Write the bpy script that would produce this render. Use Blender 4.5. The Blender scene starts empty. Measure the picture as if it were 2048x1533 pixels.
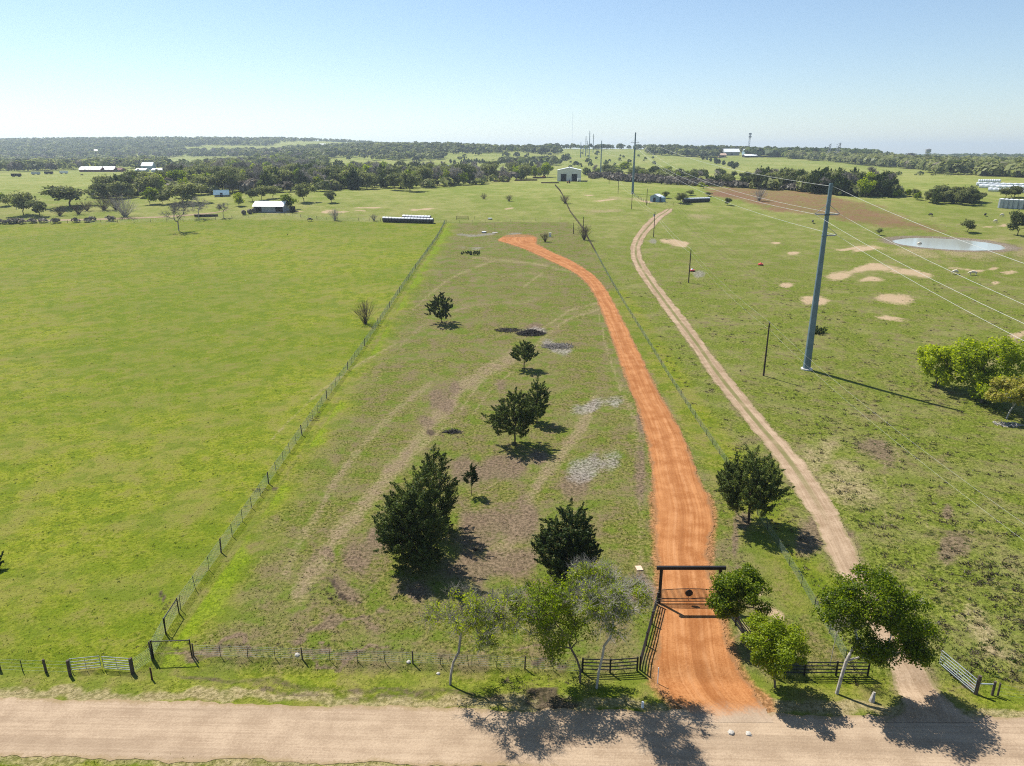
import bpy, math, random
import numpy as np

# ------------------------------------------------------------------ camera
CAMZ, FPX, CX, CY = 40.0, 1420.0, 1024.0, 766.5
PITCH = math.radians(17.9)
SP, CP = math.sin(PITCH), math.cos(PITCH)
sc = bpy.context.scene
col = sc.collection
cam = bpy.data.objects.new('camera', bpy.data.cameras.new('camera'))
col.objects.link(cam)
cam.location = (0, 0, CAMZ)
cam.rotation_euler = (math.pi / 2 - PITCH, 0, 0)
cam.data.sensor_width = 36
cam.data.lens = FPX / 2048 * 36
cam.data.clip_start, cam.data.clip_end = 0.5, 40000
sc.camera = cam

# ------------------------------------------------------------------ sky and sun
SUN_EL, SUN_AZ = math.radians(53), math.radians(-43)      # azimuth from +Y, clockwise
sc.world = bpy.data.worlds.new('World')
sc.world.use_nodes = True
wn = sc.world.node_tree
sky = wn.nodes.new('ShaderNodeTexSky')
sky.sky_type = 'NISHITA'
sky.sun_disc = False
sky.sun_elevation = SUN_EL
sky.sun_rotation = SUN_AZ
sky.air_density, sky.dust_density, sky.ozone_density = 1.0, 0.1, 3.0
bg = wn.nodes['Background']
bg.inputs['Strength'].default_value = 0.08
wn.links.new(sky.outputs[0], bg.inputs['Color'])
sun = bpy.data.objects.new('sun', bpy.data.lights.new('sun', 'SUN'))
col.objects.link(sun)
sun.data.energy = 5.0
sun.data.angle = math.radians(0.5)
sun.data.color = (1.0, 0.95, 0.87)
import mathutils
_s = mathutils.Vector((math.sin(SUN_AZ) * math.cos(SUN_EL), math.cos(SUN_AZ) * math.cos(SUN_EL), math.sin(SUN_EL)))
sun.rotation_euler = (-_s).to_track_quat("-Z", "Y").to_euler()   # light from the far left
sc.view_settings.view_transform = 'Standard'
sc.view_settings.look = 'None'
sc.view_settings.exposure = 0.74
sc.view_settings.gamma = 1
sc.cycles.max_bounces = 5
sc.cycles.diffuse_bounces = 2
sc.cycles.transparent_max_bounces = 8
sc.cycles.volume_bounces = 0
sc.cycles.use_denoising = False
sc.cycles.filter_width = 1.1
sc.cycles.adaptive_threshold = .003

R = np.random.default_rng(7)

# ------------------------------------------------------------------ terrain shape
_cy = [-400, 0, 130, 200, 258, 302, 360, 400, 430, 520, 700, 1000, 2000, 4000, 9000, 16000]
_cz = [0, 0, 0, 3.0, 5.4, 7.5, 13, 16, 18, 20, 20.3, 20.5, 21, 17, 12, 10]
_ty = np.arange(-400, 16001, 2.0)
_tz = np.interp(_ty, _cy, _cz)
_k = np.ones(21) / 21
_tz = np.convolve(np.pad(_tz, 10, mode='edge'), _k, 'valid')

def vnoise(x, y, seed=0):
    xi = np.floor(x).astype(np.int64); yi = np.floor(y).astype(np.int64)
    fx = x - xi; fy = y - yi
    fx = fx * fx * (3 - 2 * fx); fy = fy * fy * (3 - 2 * fy)
    def h(a, b):
        n = (a * 374761393 + b * 668265263 + seed * 974711) & 0xffffffff
        n = ((n ^ (n >> 13)) * 1274126177) & 0xffffffff
        return ((n ^ (n >> 16)) & 0xffff) / 65535.
    return (h(xi, yi) * (1 - fx) + h(xi + 1, yi) * fx) * (1 - fy) + (h(xi, yi + 1) * (1 - fx) + h(xi + 1, yi + 1) * fx) * fy

def fbm(x, y, seed=0, o=4):
    s = 0; a = .5
    for k in range(o):
        s = s + a * (vnoise(x, y, seed + k) - .5); x = x * 2.03 + 7.1; y = y * 2.03 + 3.3; a *= .5
    return s * 2

def sstep(a, b, x):
    t = np.clip((x - a) / (b - a), 0, 1)
    return t * t * (3 - 2 * t)

POND = (176.0, 277.0, 24.0, 22.0, 6.0)      # filled in below: x, y, radius x, radius y, level

def zbase(X, Y):
    z = np.interp(Y, _ty, _tz)
    z = z - 2.0 * np.exp(-((X - 85) / 40) ** 2 - ((Y - 112) / 32) ** 2)
    near = sstep(90, 220, Y)
    z = z + near * (0.35 * np.sin(X / 31 + 1.3) * np.cos(Y / 41) + 0.22 * np.sin(X / 17 + Y / 23))
    z = z + 73 * sstep(1500, 3300, Y) * sstep(-50, -900, X) * (1 - sstep(4500, 9000, Y))
    z = z + 33 * sstep(900, 2050, Y) * sstep(1150, 500, X) * sstep(-900, -200, X) * (1 - sstep(2500, 4500, Y))
    z = z + 10 * sstep(600, 3000, Y) * np.sin(X / 410 + Y / 630) * .5
    return z

def zf(X, Y):
    X = np.asarray(X, float); Y = np.asarray(Y, float)
    z = zbase(X, Y)
    px, py, rx, ry, lv = POND
    r = np.sqrt(((X - px) / rx) ** 2 + ((Y - py) / ry) ** 2)
    m = 1 - sstep(1.08, 1.9, r)
    z = z * (1 - m) + (lv + 0.25) * m
    z = z - 0.9 * (1 - sstep(0.8, 1.08, r))
    # roadside ditch
    d = Y - (44.0 - 0.028 * X)
    z = z - 0.3 * np.exp(-((d - 3.2) / 1.3) ** 2)
    return z

def ray(u, v):
    x = (u - CX) / FPX
    vd = (v - CY) / FPX
    return x, CP - vd * SP, -(SP + vd * CP)

_ts = np.concatenate([np.geomspace(20, 15000, 1400)])

def GG(us, vs):
    """photo pixels -> points on the terrain (first hit of the view ray)"""
    us = np.atleast_1d(np.asarray(us, float)); vs = np.atleast_1d(np.asarray(vs, float))
    out = np.zeros((len(us), 3))
    for s in range(0, len(us), 400):
        u = us[s:s + 400]; v = vs[s:s + 400]
        dx, dy, dz = ray(u, v)
        T = _ts[None, :]
        zz = CAMZ + dz[:, None] * T - zf(dx[:, None] * T, dy[:, None] * T)
        hit = zz < 0
        i = np.where(hit.any(1), hit.argmax(1), len(_ts) - 1)
        i = np.maximum(i, 1)
        a = _ts[i - 1]; b = _ts[i]
        for _ in range(22):
            m = (a + b) / 2
            below = (CAMZ + dz * m - zf(dx * m, dy * m)) < 0
            b = np.where(below, m, b); a = np.where(below, a, m)
        m = (a + b) / 2
        X = dx * m; Y = dy * m
        out[s:s + 400] = np.stack([X, Y, zf(X, Y)], 1)
    return out

def G(u, v):
    return GG([u], [v])[0]

def mpp(p):
    """metres per photo pixel at a point"""
    return (p[1] * CP - (p[2] - CAMZ) * SP) / FPX

def HT(p, v):
    """height of something standing on p whose top shows at photo row v"""
    _, f, d = ray(CX, v)
    return CAMZ + p[1] / f * d - p[2]

def proj(X, Y, Z):
    dz = Z - CAMZ
    dep = np.maximum(Y * CP - dz * SP, 1e-3)
    up = Y * SP + dz * CP
    return CX + X / dep * FPX, CY - up / dep * FPX, Y * CP - dz * SP

_p = G(1895, 492)
_pa, _pb = G(1895, 478), G(1895, 507)
POND = (_p[0], _p[1], 18.5, 20.0, float(zbase(_p[0], _p[1])) + .1)
_p = G(1895, 492)
_pa, _pb = G(1895, 478.5), G(1895, 506)
POND = (_p[0], (_pa[1] + _pb[1]) / 2, 18.8, (_pa[1] - _pb[1]) / 2, POND[4])

# ------------------------------------------------------------------ materials
def mat(name):
    m = bpy.data.materials.new(name)
    m.use_nodes = True
    nt = m.node_tree
    return m, nt, nt.nodes['Principled BSDF'], nt.nodes['Material Output']

def N(nt, t, **k):
    n = nt.nodes.new('ShaderNode' + t)
    for a, b in k.items():
        setattr(n, a, b)
    return n

def noise(nt, vec, scale, detail=3, rough=.55):
    n = N(nt, 'TexNoise')
    n.inputs['Scale'].default_value = scale
    n.inputs['Detail'].default_value = detail
    n.inputs['Roughness'].default_value = rough
    if vec is not None:
        nt.links.new(vec, n.inputs['Vector'])
    return n.outputs['Fac']

def mathn(nt, op, a, b=None, clamp=False):
    n = N(nt, 'Math', operation=op, use_clamp=clamp)
    for i, x in enumerate((a, b)):
        if x is None:
            continue
        if isinstance(x, (int, float)):
            n.inputs[i].default_value = x
        else:
            nt.links.new(x, n.inputs[i])
    return n.outputs[0]

def rng_(nt, x, a, b, c=0., d=1.):
    n = N(nt, 'MapRange')
    n.interpolation_type = 'SMOOTHSTEP'
    nt.links.new(x, n.inputs[0])
    for i, q in enumerate((a, b, c, d)):
        n.inputs[i + 1].default_value = q
    return n.outputs[0]

def mix(nt, f, a, b):
    n = N(nt, 'Mix', data_type='RGBA')
    for s, x in ((n.inputs['Factor'], f), (n.inputs[6], a), (n.inputs[7], b)):
        if isinstance(x, (int, float)):
            s.default_value = x
        elif isinstance(x, tuple):
            s.default_value = (*x, 1)
        else:
            nt.links.new(x, s)
    return n.outputs[2]

def bump(nt, h, strength, dist, bsdf):
    b = N(nt, 'Bump')
    b.inputs['Strength'].default_value = strength
    b.inputs['Distance'].default_value = dist
    nt.links.new(h, b.inputs['Height'])
    nt.links.new(b.outputs[0], bsdf.inputs['Normal'])
    return b

def plain(name, c, rough=.6, metal=0., var=.15, scale=3., spec=.3):
    """painted / wooden / metal surface: base colour with worn variation"""
    m, nt, b, o = mat(name)
    tc = N(nt, 'TexCoord')
    f = noise(nt, tc.outputs['Object'], scale, 4)
    cc = mix(nt, rng_(nt, f, .3, .7), tuple(x * (1 - var) for x in c), tuple(min(1, x * (1 + var)) for x in c))
    nt.links.new(cc, b.inputs['Base Color'])
    b.inputs['Roughness'].default_value = rough
    b.inputs['Metallic'].default_value = metal
    b.inputs['Specular IOR Level'].default_value = spec
    return m

def foliage(name, dark, light, trans=.35, warm=None):
    m, nt, b, o = mat(name)
    g = N(nt, 'NewGeometry')
    tc = N(nt, 'TexCoord')
    oi = N(nt, 'ObjectInfo')
    ri = g.outputs['Random Per Island']
    f = noise(nt, tc.outputs['Object'], .6, 2)
    t = mathn(nt, 'ADD', mathn(nt, 'MULTIPLY', ri, .55), mathn(nt, 'MULTIPLY', f, .6))
    t = mathn(nt, 'ADD', t, mathn(nt, 'MULTIPLY', mathn(nt, 'SUBTRACT', oi.outputs['Random'], .5), .6))
    tv = N(nt, 'Attribute', attribute_name='tree_tone').outputs['Fac']
    t = mathn(nt, 'ADD', t, mathn(nt, 'MULTIPLY', tv, .6))
    c = mix(nt, rng_(nt, t, .2, .9), dark, light)
    if warm:
        c = mix(nt, rng_(nt, mathn(nt, 'FRACT', mathn(nt, 'MULTIPLY', ri, 7.31)), .8, 1.), c, warm)
    d = N(nt, 'BsdfDiffuse'); tr = N(nt, 'BsdfTranslucent'); gl = N(nt, 'BsdfGlossy')
    gl.inputs['Roughness'].default_value = .45
    gl.inputs['Color'].default_value = (.9, .95, .9, 1)
    nt.links.new(c, d.inputs['Color'])
    hs = N(nt, 'HueSaturation'); hs.inputs['Saturation'].default_value = 1.15; hs.inputs['Value'].default_value = 1.25
    nt.links.new(c, hs.inputs['Color']); nt.links.new(hs.outputs[0], tr.inputs['Color'])
    ms = N(nt, 'MixShader'); ms.inputs[0].default_value = trans
    nt.links.new(d.outputs[0], ms.inputs[1]); nt.links.new(tr.outputs[0], ms.inputs[2])
    m2 = N(nt, 'MixShader'); m2.inputs[0].default_value = .008
    nt.links.new(ms.outputs[0], m2.inputs[1]); nt.links.new(gl.outputs[0], m2.inputs[2])
    nt.links.new(m2.outputs[0], o.inputs['Surface'])
    return m

M = {}
M['cedar'] = foliage('cedar_foliage', (.022, .042, .010), (.105, .138, .032), .3, (.13, .115, .035))
M['farcedar'] = foliage('far_cedar_foliage', (.030, .052, .014), (.115, .145, .042), .35)
M['oak'] = foliage('oak_foliage', (.052, .072, .022), (.235, .255, .095), .45, (.14, .13, .07))
M['bright'] = foliage('spring_foliage', (.12, .17, .015), (.32, .37, .04), .45)
M['green'] = foliage('green_foliage', (.060, .105, .004), (.31, .38, .020), .55)
M['lime'] = foliage('lime_foliage', (.14, .20, .010), (.38, .44, .035), .6)
M['yellow'] = foliage('yellow_foliage', (.18, .18, .03), (.44, .42, .09), .5, (.42, .34, .10))
M['twig'] = foliage('twig_wood', (.16, .145, .125), (.42, .385, .335), .0)
M['browntwig'] = foliage('brown_twig_wood', (.07, .05, .04), (.17, .125, .10), .0)
M['bark'] = plain('bark', (.13, .105, .085), .9, 0, .35, 6, .1)
M['palebark'] = plain('pale_bark', (.38, .35, .31), .9, 0, .3, 5, .1)
M['darkbark'] = plain('dark_bark', (.06, .045, .035), .9, 0, .35, 6, .1)
M['black'] = plain('black_paint', (.012, .011, .011), .5, 0, .3)
M['rust'] = plain('rusty_pipe', (.07, .03, .018), .8, 0, .5, 1.5)
M['dullwood'] = plain('weathered_post', (.085, .065, .05), .9, 0, .4, 8)
M['steel'] = plain('galvanised_steel', (.36, .40, .43), .45, .35, .12, 1.2)
M['gatesteel'] = plain('dull_gate_steel', (.25, .28, .28), .6, .1, .15)
M['polesteel'] = plain('pole_steel', (.13, .19, .225), .5, .1, .14, .6)
M['tpost'] = plain('green_steel_post', (.05, .06, .045), .6, 0, .3)
M['wire'] = plain('fence_wire', (.19, .24, .22), .5, .3, .2)
M['conductor'] = plain('aluminium_wire', (.52, .53, .50), .5, .15, .06)
M['concrete'] = plain('concrete', (.5, .48, .45), .9, 0, .12)
M['white'] = plain('white_metal', (.72, .73, .73), .5, 0, .06, .8)
M['cream'] = plain('cream_metal', (.62, .61, .57), .55, 0, .06, .5)
M['whiteroof'] = plain('white_roof', (.80, .82, .84), .35, 0, .08, .4)
M['greyroof'] = plain('grey_shingle_roof', (.30, .31, .33), .8, 0, .15, 1.5)
M['blueroof'] = plain('blue_metal_roof', (.13, .21, .26), .95, 0, .15, .8, .05)
M['redwood'] = plain('red_brown_boards', (.16, .06, .045), .8, 0, .3, 1)
M['bluewall'] = plain('blue_siding', (.25, .36, .44), .7, 0, .1, 1)
M['greywall'] = plain('grey_siding', (.28, .30, .32), .7, 0, .18, .8)
M['darkopen'] = plain('dark_interior', (.02, .018, .018), .9, 0, .2)
M['wrap'] = plain('white_bale_wrap', (.62, .65, .68), .4, 0, .15, .8)
M['darkhay'] = plain('dark_hay', (.05, .05, .055), .8, 0, .3, 3)
M['hay'] = plain('weathered_hay', (.12, .10, .08), .9, 0, .35, 4)
M['red'] = plain('red_paint', (.55, .06, .05), .4, 0, .1)
M['orange'] = plain('orange_paint', (.6, .25, .03), .5, 0, .15)
M['cowwhite'] = plain('pale_hide', (.62, .54, .42), .8, 0, .12, 2)
M['cowblack'] = plain('black_hide', (.02, .017, .015), .7, 0, .2, 2)
M['rock'] = plain('pale_rock', (.42, .39, .34), .9, 0, .2, 3)
M['debris'] = plain('charred_wood', (.05, .043, .038), .95, 0, .5, 2)
M['deadwood'] = plain('grey_dead_wood', (.20, .18, .16), .95, 0, .4, 3)
M['insul'] = plain('grey_insulator', (.30, .31, .33), .4, 0, .1)
M['lattice'] = plain('tower_lattice', (.50, .52, .55), .5, .1, .05)
M['brick'] = plain('tan_brick', (.42, .30, .22), .8, 0, .15, .3)
# ------------------------------------------------------------------ mesh helpers
def tag(o, label=None, cat=None, group=None, kind=None):
    if label: o['label'] = label
    if cat: o['category'] = cat
    if group: o['group'] = group
    if kind: o['kind'] = kind
    return o

def link(name, me, parent=None, loc=(0, 0, 0), rz=0., scale=None):
    o = bpy.data.objects.new(name, me)
    col.objects.link(o)
    o.location = loc
    o.rotation_euler = (0, 0, rz)
    if scale is not None:
        o.scale = scale if hasattr(scale, '__len__') else (scale,) * 3
    if parent is not None:
        o.parent = parent
    return o

def empty(name, loc, rz=0.):
    o = link(name, None, None, loc, rz)
    o.empty_display_size = .3
    return o

def mesh(name, V, F, m=None, smooth=False):
    V = np.asarray(V, np.float32).reshape(-1, 3)
    me = bpy.data.meshes.new(name)
    if isinstance(F, np.ndarray) and F.ndim == 2:
        k = F.shape[1]
        me.vertices.add(len(V)); me.loops.add(F.size); me.polygons.add(len(F))
        me.vertices.foreach_set('co', V.ravel())
        me.loops.foreach_set('vertex_index', F.astype(np.int32).ravel())
        me.polygons.foreach_set('loop_start', np.arange(0, F.size, k, dtype=np.int32))
        me.polygons.foreach_set('loop_total', np.full(len(F), k, np.int32))
        me.update(calc_edges=True)
    else:
        me.from_pydata(V.tolist(), [], F)
        me.update()
    if smooth:
        me.polygons.foreach_set('use_smooth', np.ones(len(me.polygons), bool))
    if m is not None:
        me.materials.append(M[m] if isinstance(m, str) else m)
    return me

class MB:
    """collects boxes, tubes and faces into one mesh"""
    def __init__(s):
        s.v = []; s.f = []
    def add(s, V, F):
        n = len(s.v)
        s.v += [tuple(map(float, p)) for p in V]
        s.f += [[n + i for i in f] for f in F]
        return s
    def box(s, c, d, rz=0.):
        c = np.array(c, float); h = np.array(d, float) / 2
        ca, sa = math.cos(rz), math.sin(rz)
        V = []
        for z in (-1, 1):
            for x, y in ((-1, -1), (1, -1), (1, 1), (-1, 1)):
                a, b = x * h[0], y * h[1]
                V.append(c + (a * ca - b * sa, a * sa + b * ca, z * h[2]))
        return s.add(V, [[3, 2, 1, 0], [4, 5, 6, 7], [0, 1, 5, 4], [1, 2, 6, 5], [2, 3, 7, 6], [3, 0, 4, 7]])
    def tube(s, P, r, n=6, cap=True):
        P = [np.array(p, float) for p in P]
        if not hasattr(r, '__len__'):
            r = [r] * len(P)
        base = len(s.v)
        for i, p in enumerate(P):
            d = P[min(i + 1, len(P) - 1)] - P[max(i - 1, 0)]
            d /= np.linalg.norm(d) + 1e-9
            a = np.cross(d, (0, 0, 1) if abs(d[2]) < .9 else (1, 0, 0)); a /= np.linalg.norm(a)
            b = np.cross(d, a)
            for k in range(n):
                t = 2 * math.pi * k / n
                s.v.append(tuple(p + r[i] * (math.cos(t) * a + math.sin(t) * b)))
        for i in range(len(P) - 1):
            for k in range(n):
                j = (k + 1) % n
                s.f.append([base + i * n + k, base + i * n + j, base + (i + 1) * n + j, base + (i + 1) * n + k])
        if cap:
            s.f.append([base + k for k in range(n)])
            s.f.append([base + (len(P) - 1) * n + k for k in reversed(range(n))])
        return s
    def me(s, name, m, smooth=False):
        return mesh(name, s.v, s.f, m, smooth)
    def obj(s, name, m, parent=None, loc=(0, 0, 0), rz=0., smooth=False):
        return link(name, s.me(name, m, smooth), parent, loc, rz)

def frusta(p0, p1, r0, r1, n=5):
    """many tapered segments at once -> verts, quads"""
    d = p1 - p0
    L = np.linalg.norm(d, axis=1, keepdims=True) + 1e-9
    d = d / L
    up = np.where(np.abs(d[:, 2:3]) < .9, [[0, 0, 1.]], [[1., 0, 0]])
    a = np.cross(d, up); a /= np.linalg.norm(a, axis=1, keepdims=True) + 1e-9
    b = np.cross(d, a)
    t = 2 * np.pi * np.arange(n) / n
    ring = np.cos(t)[None, :, None] * a[:, None, :] + np.sin(t)[None, :, None] * b[:, None, :]
    V = np.concatenate([p0[:, None] + ring * r0[:, None, None], p1[:, None] + ring * r1[:, None, None]], 1)
    k = np.arange(n); j = (k + 1) % n
    q = np.stack([k, j, j + n, k + n], 1)
    F = (np.arange(len(p0)) * 2 * n)[:, None, None] + q[None]
    return V.reshape(-1, 3), F.reshape(-1, 4)

def unit(v):
    return v / (np.linalg.norm(v, axis=-1, keepdims=True) + 1e-9)

def cards(rng, C, nrm, size, el=1.5, axis=None):
    """diamond leaf faces at C facing nrm, long axis along `axis`"""
    n = len(C)
    if axis is None:
        axis = rng.normal(size=(n, 3))
    nrm = unit(nrm)
    a = unit(axis - (axis * nrm).sum(1, keepdims=True) * nrm)
    b = np.cross(nrm, a)
    s = np.broadcast_to(size, (n,))[:, None]
    V = np.stack([C + a * s * el * .5, C + b * s * .5, C - a * s * el * .5, C - b * s * .5], 1)
    F = np.arange(4 * n).reshape(n, 4)
    return V.reshape(-1, 3), F

def cat(*vf):
    V = []; F = []; n = 0
    for v, f in vf:
        V.append(v); F.append(f + n); n += len(v)
    return np.concatenate(V), np.concatenate(F)

def skeleton(rng, trunk, att, tip_r=.012, seg=.9, power=2.3, start=1, arch=.15, minr=0):
    """branches from a trunk polyline to attractor points; radii from the pipe model"""
    P = [np.array(t, float) for t in trunk]
    par = [-1] + list(range(len(P) - 1))
    lev = [0] * len(P)
    top = P[-1]
    order = np.argsort(np.linalg.norm(att - np.mean(P[start:], axis=0), axis=1))
    tips = []
    for i in order:
        a = att[i]
        A = np.array(P[start:])
        d = np.linalg.norm(A - a, axis=1)
        down = np.maximum(A[:, 2] - a[2] + .1, 0)
        c = d + 1.2 * down + .12 * np.array(lev[start:])
        j = int(np.argmin(c)) + start
        k = max(1, int(math.ceil(d[j - start] / seg)))
        p0 = P[j]; prev = j
        for s in range(1, k + 1):
            t = s / k
            q = p0 + (a - p0) * t
            L = d[j - start]
            q = q + rng.normal(size=3) * .06 * L * math.sin(math.pi * t) + np.array((0, 0, arch * L * math.sin(math.pi * t) * .5))
            P.append(q); par.append(prev); lev.append(lev[j] + s); prev = len(P) - 1
        tips.append(prev)
    n = len(P)
    acc = np.zeros(n)
    kids = np.zeros(n, int)
    for i in range(n - 1, 0, -1):
        if kids[i] == 0:
            acc[i] = tip_r ** power
        acc[par[i]] += acc[i] + 0.0
        kids[par[i]] += 1
    r = np.maximum(acc ** (1 / power), minr)
    P = np.array(P); par = np.array(par)
    e = np.arange(1, n)
    r0 = np.minimum(r[par[e]], r[e] * 1.35)
    ot = e < len(trunk)
    r0[ot] = r[par[e]][ot]
    return P, par, r, (P[par[e]], P[e], r0, r[e]), np.array(tips)

def in_dome(rng, n, W, H, z0, shape='dome'):
    """points filling a crown: widths W (x, y), from z0 to H"""
    out = []
    while len(out) < n:
        q = rng.uniform(-1, 1, 3)
        if shape == 'dome':                    # rounded with a flatter underside
            if q[2] < 0: rr = (q[0]**2 + q[1]**2) + (q[2] / .95)**2
            else: rr = (q[0]**2 + q[1]**2) + q[2]**2
            ok = .30 < rr < 1
            p = (q[0] * W[0] / 2, q[1] * W[1] / 2, z0 + (q[2] + 1) / 2 * (H - z0))
        elif shape == 'vase':
            h = (q[2] + 1) / 2
            ok = math.hypot(q[0], q[1]) < .18 + .82 * h ** .7 and h + .25 * math.hypot(q[0], q[1]) < 1.1
            p = (q[0] * W[0] / 2, q[1] * W[1] / 2, z0 + h * (H - z0))
        elif shape == 'cone':
            h = (q[2] + 1) / 2
            w = (min(1, .42 + h * 1.5) * (1 - h) ** .6 * 1.3 + .03)
            rr = math.hypot(q[0], q[1])
            ok = .25 * w < rr < w
            p = (q[0] * W[0] / 2, q[1] * W[1] / 2, z0 + h * (H - z0))
        if ok: out.append(p)
    return np.array(out)

def in_lobes(rng, n, W, H, z0, k=7):
    c = in_dome(rng, k, (W[0] * .62, W[1] * .62), z0 + (H - z0) * .84, z0 + (H - z0) * .16)
    r = rng.uniform(.17, .27, k) * min(1.25, (7 / k) ** .3)
    i = rng.choice(k, n, p=r / r.sum())
    d = unit(rng.normal(size=(n, 3))) * (rng.uniform(.35, 1, n) ** .6)[:, None]
    out = c[i] + d * r[i][:, None] * np.array((W[0], W[1], (H - z0) * .85))
    out[:, 2] = np.clip(out[:, 2], z0, H)
    return out

def broad(rng, H, W, z0, nclump=60, nleaf=6000, leaf=.22, rclump=.8, trunk=None, off=(0, 0), tip=.02, shape='dome',
          twig=0, twiglen=.9, twigr=.006, sides=5, minr=0, flat=.75, leafy=1., lobes=8, pts=None):
    """broadleaf tree -> (wood verts, faces), (leaf verts, faces) ; base at the origin"""
    W = W if hasattr(W, '__len__') else (W, W)
    if pts is not None:
        A = np.concatenate([np.array(c_) + unit(rng.normal(size=(k_, 3))) * (rng.uniform(.3, 1, k_) ** .6)[:, None] * np.array(r_) for c_, r_, k_ in pts])
    elif shape == 'dome' and lobes:
        A = in_lobes(rng, nclump, W, H - rclump * .4, z0 + rclump * .3, lobes) + np.array((off[0], off[1], 0))
    else:
        A = in_dome(rng, nclump, W, H - rclump * .5, z0 + rclump * .3, shape) + np.array((off[0], off[1], 0))
    if trunk is None:
        t = max(.35 * z0, .5)
        trunk = [(0, 0, -.2), (off[0] * .08, off[1] * .08, t), (off[0] * .3, off[1] * .3, z0 * .85 + .2)]
    P, par, r, seg, tips = skeleton(rng, trunk, A, tip_r=tip, minr=minr)
    wood = [frusta(*seg, n=sides)]
    if twig:
        base = P[rng.choice(tips, twig)]
        c = np.array((off[0], off[1], z0 + (H - z0) * .3))
        d = unit(unit(base - c) * .8 + rng.normal(size=(twig, 3)) * .75 + (0, 0, .25))
        L = twiglen * rng.uniform(.4, 1.2, twig)[:, None]
        mid = base + d * L * .55
        d2 = unit(d + rng.normal(size=(twig, 3)) * .35)
        end = mid + d2 * L * .5
        o = np.ones(twig)
        wood += [frusta(base, mid, o * twigr * 1.6, o * twigr, n=3), frusta(mid, end, o * twigr, o * twigr * .5, n=3)]
        d3 = unit(d + rng.normal(size=(twig, 3)) * .6)
        wood += [frusta(mid, mid + d3 * L * .45, o * twigr, o * twigr * .5, n=3)]
    leaves = None
    if nleaf:
        use = A[rng.random(len(A)) < leafy] if leafy < 1 else A
        ci = rng.integers(0, len(use), nleaf)
        rs = rclump * rng.uniform(.7, 1.3, len(use))
        d = unit(rng.normal(size=(nleaf, 3)))
        q = use[ci] + d * (rs[ci] * rng.uniform(.15, 1, nleaf) ** .55)[:, None] * np.array((1, 1, flat))
        nr = d * .7 + (0, 0, .45) + rng.normal(size=(nleaf, 3)) * .6
        leaves = cards(rng, q, nr, leaf * rng.uniform(.6, 1.35, nleaf), 1.5)
    return cat(*wood), leaves

def cedar(rng, H, W, z0, nplume=140, per=55, leaf=.13, plen=1.0, off=(0, 0), tip=.02, sides=5, up=.75, irregular=.18, prad=.3, spires=0, lop=0.):
    W = W if hasattr(W, '__len__') else (W, W)
    A = in_dome(rng, nplume, W, H - plen * .7, z0, 'cone')
    if irregular:
        ang = np.arctan2(A[:, 1], A[:, 0])
        A[:, :2] *= (1 + irregular * np.sin(3 * ang + A[:, 2] * 1.1 + rng.uniform(0, 6)))[:, None]
        A[:, :2] *= (1 + irregular * .8 * np.sin(A[:, 2] * 4.5 / max(1, H / 6) + rng.uniform(0, 6)))[:, None]
    for _ in range(spires):
        a_ = rng.uniform(0, 6.28); r_ = rng.uniform(.22, .40); zt = H * rng.uniform(.55, .86)
        z_ = rng.uniform(.35, 1., 9) * zt
        A = np.concatenate([A, np.stack([math.cos(a_) * r_ * W[0] + rng.normal(size=9) * .2, math.sin(a_) * r_ * W[1] + rng.normal(size=9) * .2, z_], 1)])
    A[:, 0] += lop * W[0] * np.sin(A[:, 2] / H * 5.5 + 2.5) + off[0]; A[:, 1] += off[1]
    th = H - plen * .8
    trunk = [(0, 0, -.2)] + [(off[0] * t * .6 + rng.normal() * .03, off[1] * t * .6, th * t) for t in (.12, .25, .4, .55, .7, .85, 1.)]
    P, par, r, seg, tips = skeleton(rng, trunk, A, tip_r=tip, start=1, arch=-.1)
    wood = frusta(*seg, n=sides)
    C = np.concatenate([A, np.array(trunk[-2:])])
    ax = C - np.array((off[0], off[1], 0)) * .8; ax[:, 2] = 0
    ax = unit(ax) * rng.uniform(.3, .9, (len(C), 1)); ax[:, 2] = up
    ax[-2:] = (0, 0, 1)
    ax = unit(ax + rng.normal(size=ax.shape) * .32)
    L = plen * rng.uniform(.6, 1.3, len(C))
    n = per * len(C)
    ci = np.repeat(np.arange(len(C)), per)
    t = rng.uniform(-.45, 1, n)
    rad = prad * (1 - np.clip(t, 0, 1)) ** .8 * rng.uniform(.2, 1, n) ** .5 + .02
    d = unit(rng.normal(size=(n, 3)))
    q = C[ci] + ax[ci] * (t * L[ci])[:, None] + d * (rad * plen)[:, None]
    leaves = cards(rng, q, d * .8 + (0, 0, .35) + rng.normal(size=(n, 3)) * .5, leaf * rng.uniform(.6, 1.4, n), 2.0, ax[ci] + d * .6)
    return wood, leaves

def put_tree(name, wl, loc, bark, leaf, label, catg, group=None, rz=0., scale=None):
    wood, leaves = wl
    o = empty(name, loc, rz)
    if scale is not None: o.scale = scale if hasattr(scale, '__len__') else (scale,) * 3
    tag(o, label, catg, group)
    link('trunk', mesh('trunk', wood[0], wood[1], bark), o)
    if leaves is not None:
        link('crown', mesh('crown', leaves[0], leaves[1], leaf), o)
    return o

def copy_tree(src, loc, rz, scale, label=None, group=None):
    c = src.copy(); col.objects.link(c)
    c.location = loc; c.rotation_euler = (0, 0, rz)
    c.scale = scale if hasattr(scale, '__len__') else (scale,) * 3
    if label: c['label'] = label
    if group: c['group'] = group
    elif 'group' in c: del c['group']
    for ch in src.children:
        d = ch.copy(); col.objects.link(d); d.parent = c
        for g in ch.children:
            e = g.copy(); col.objects.link(e); e.parent = d
    return c
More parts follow.
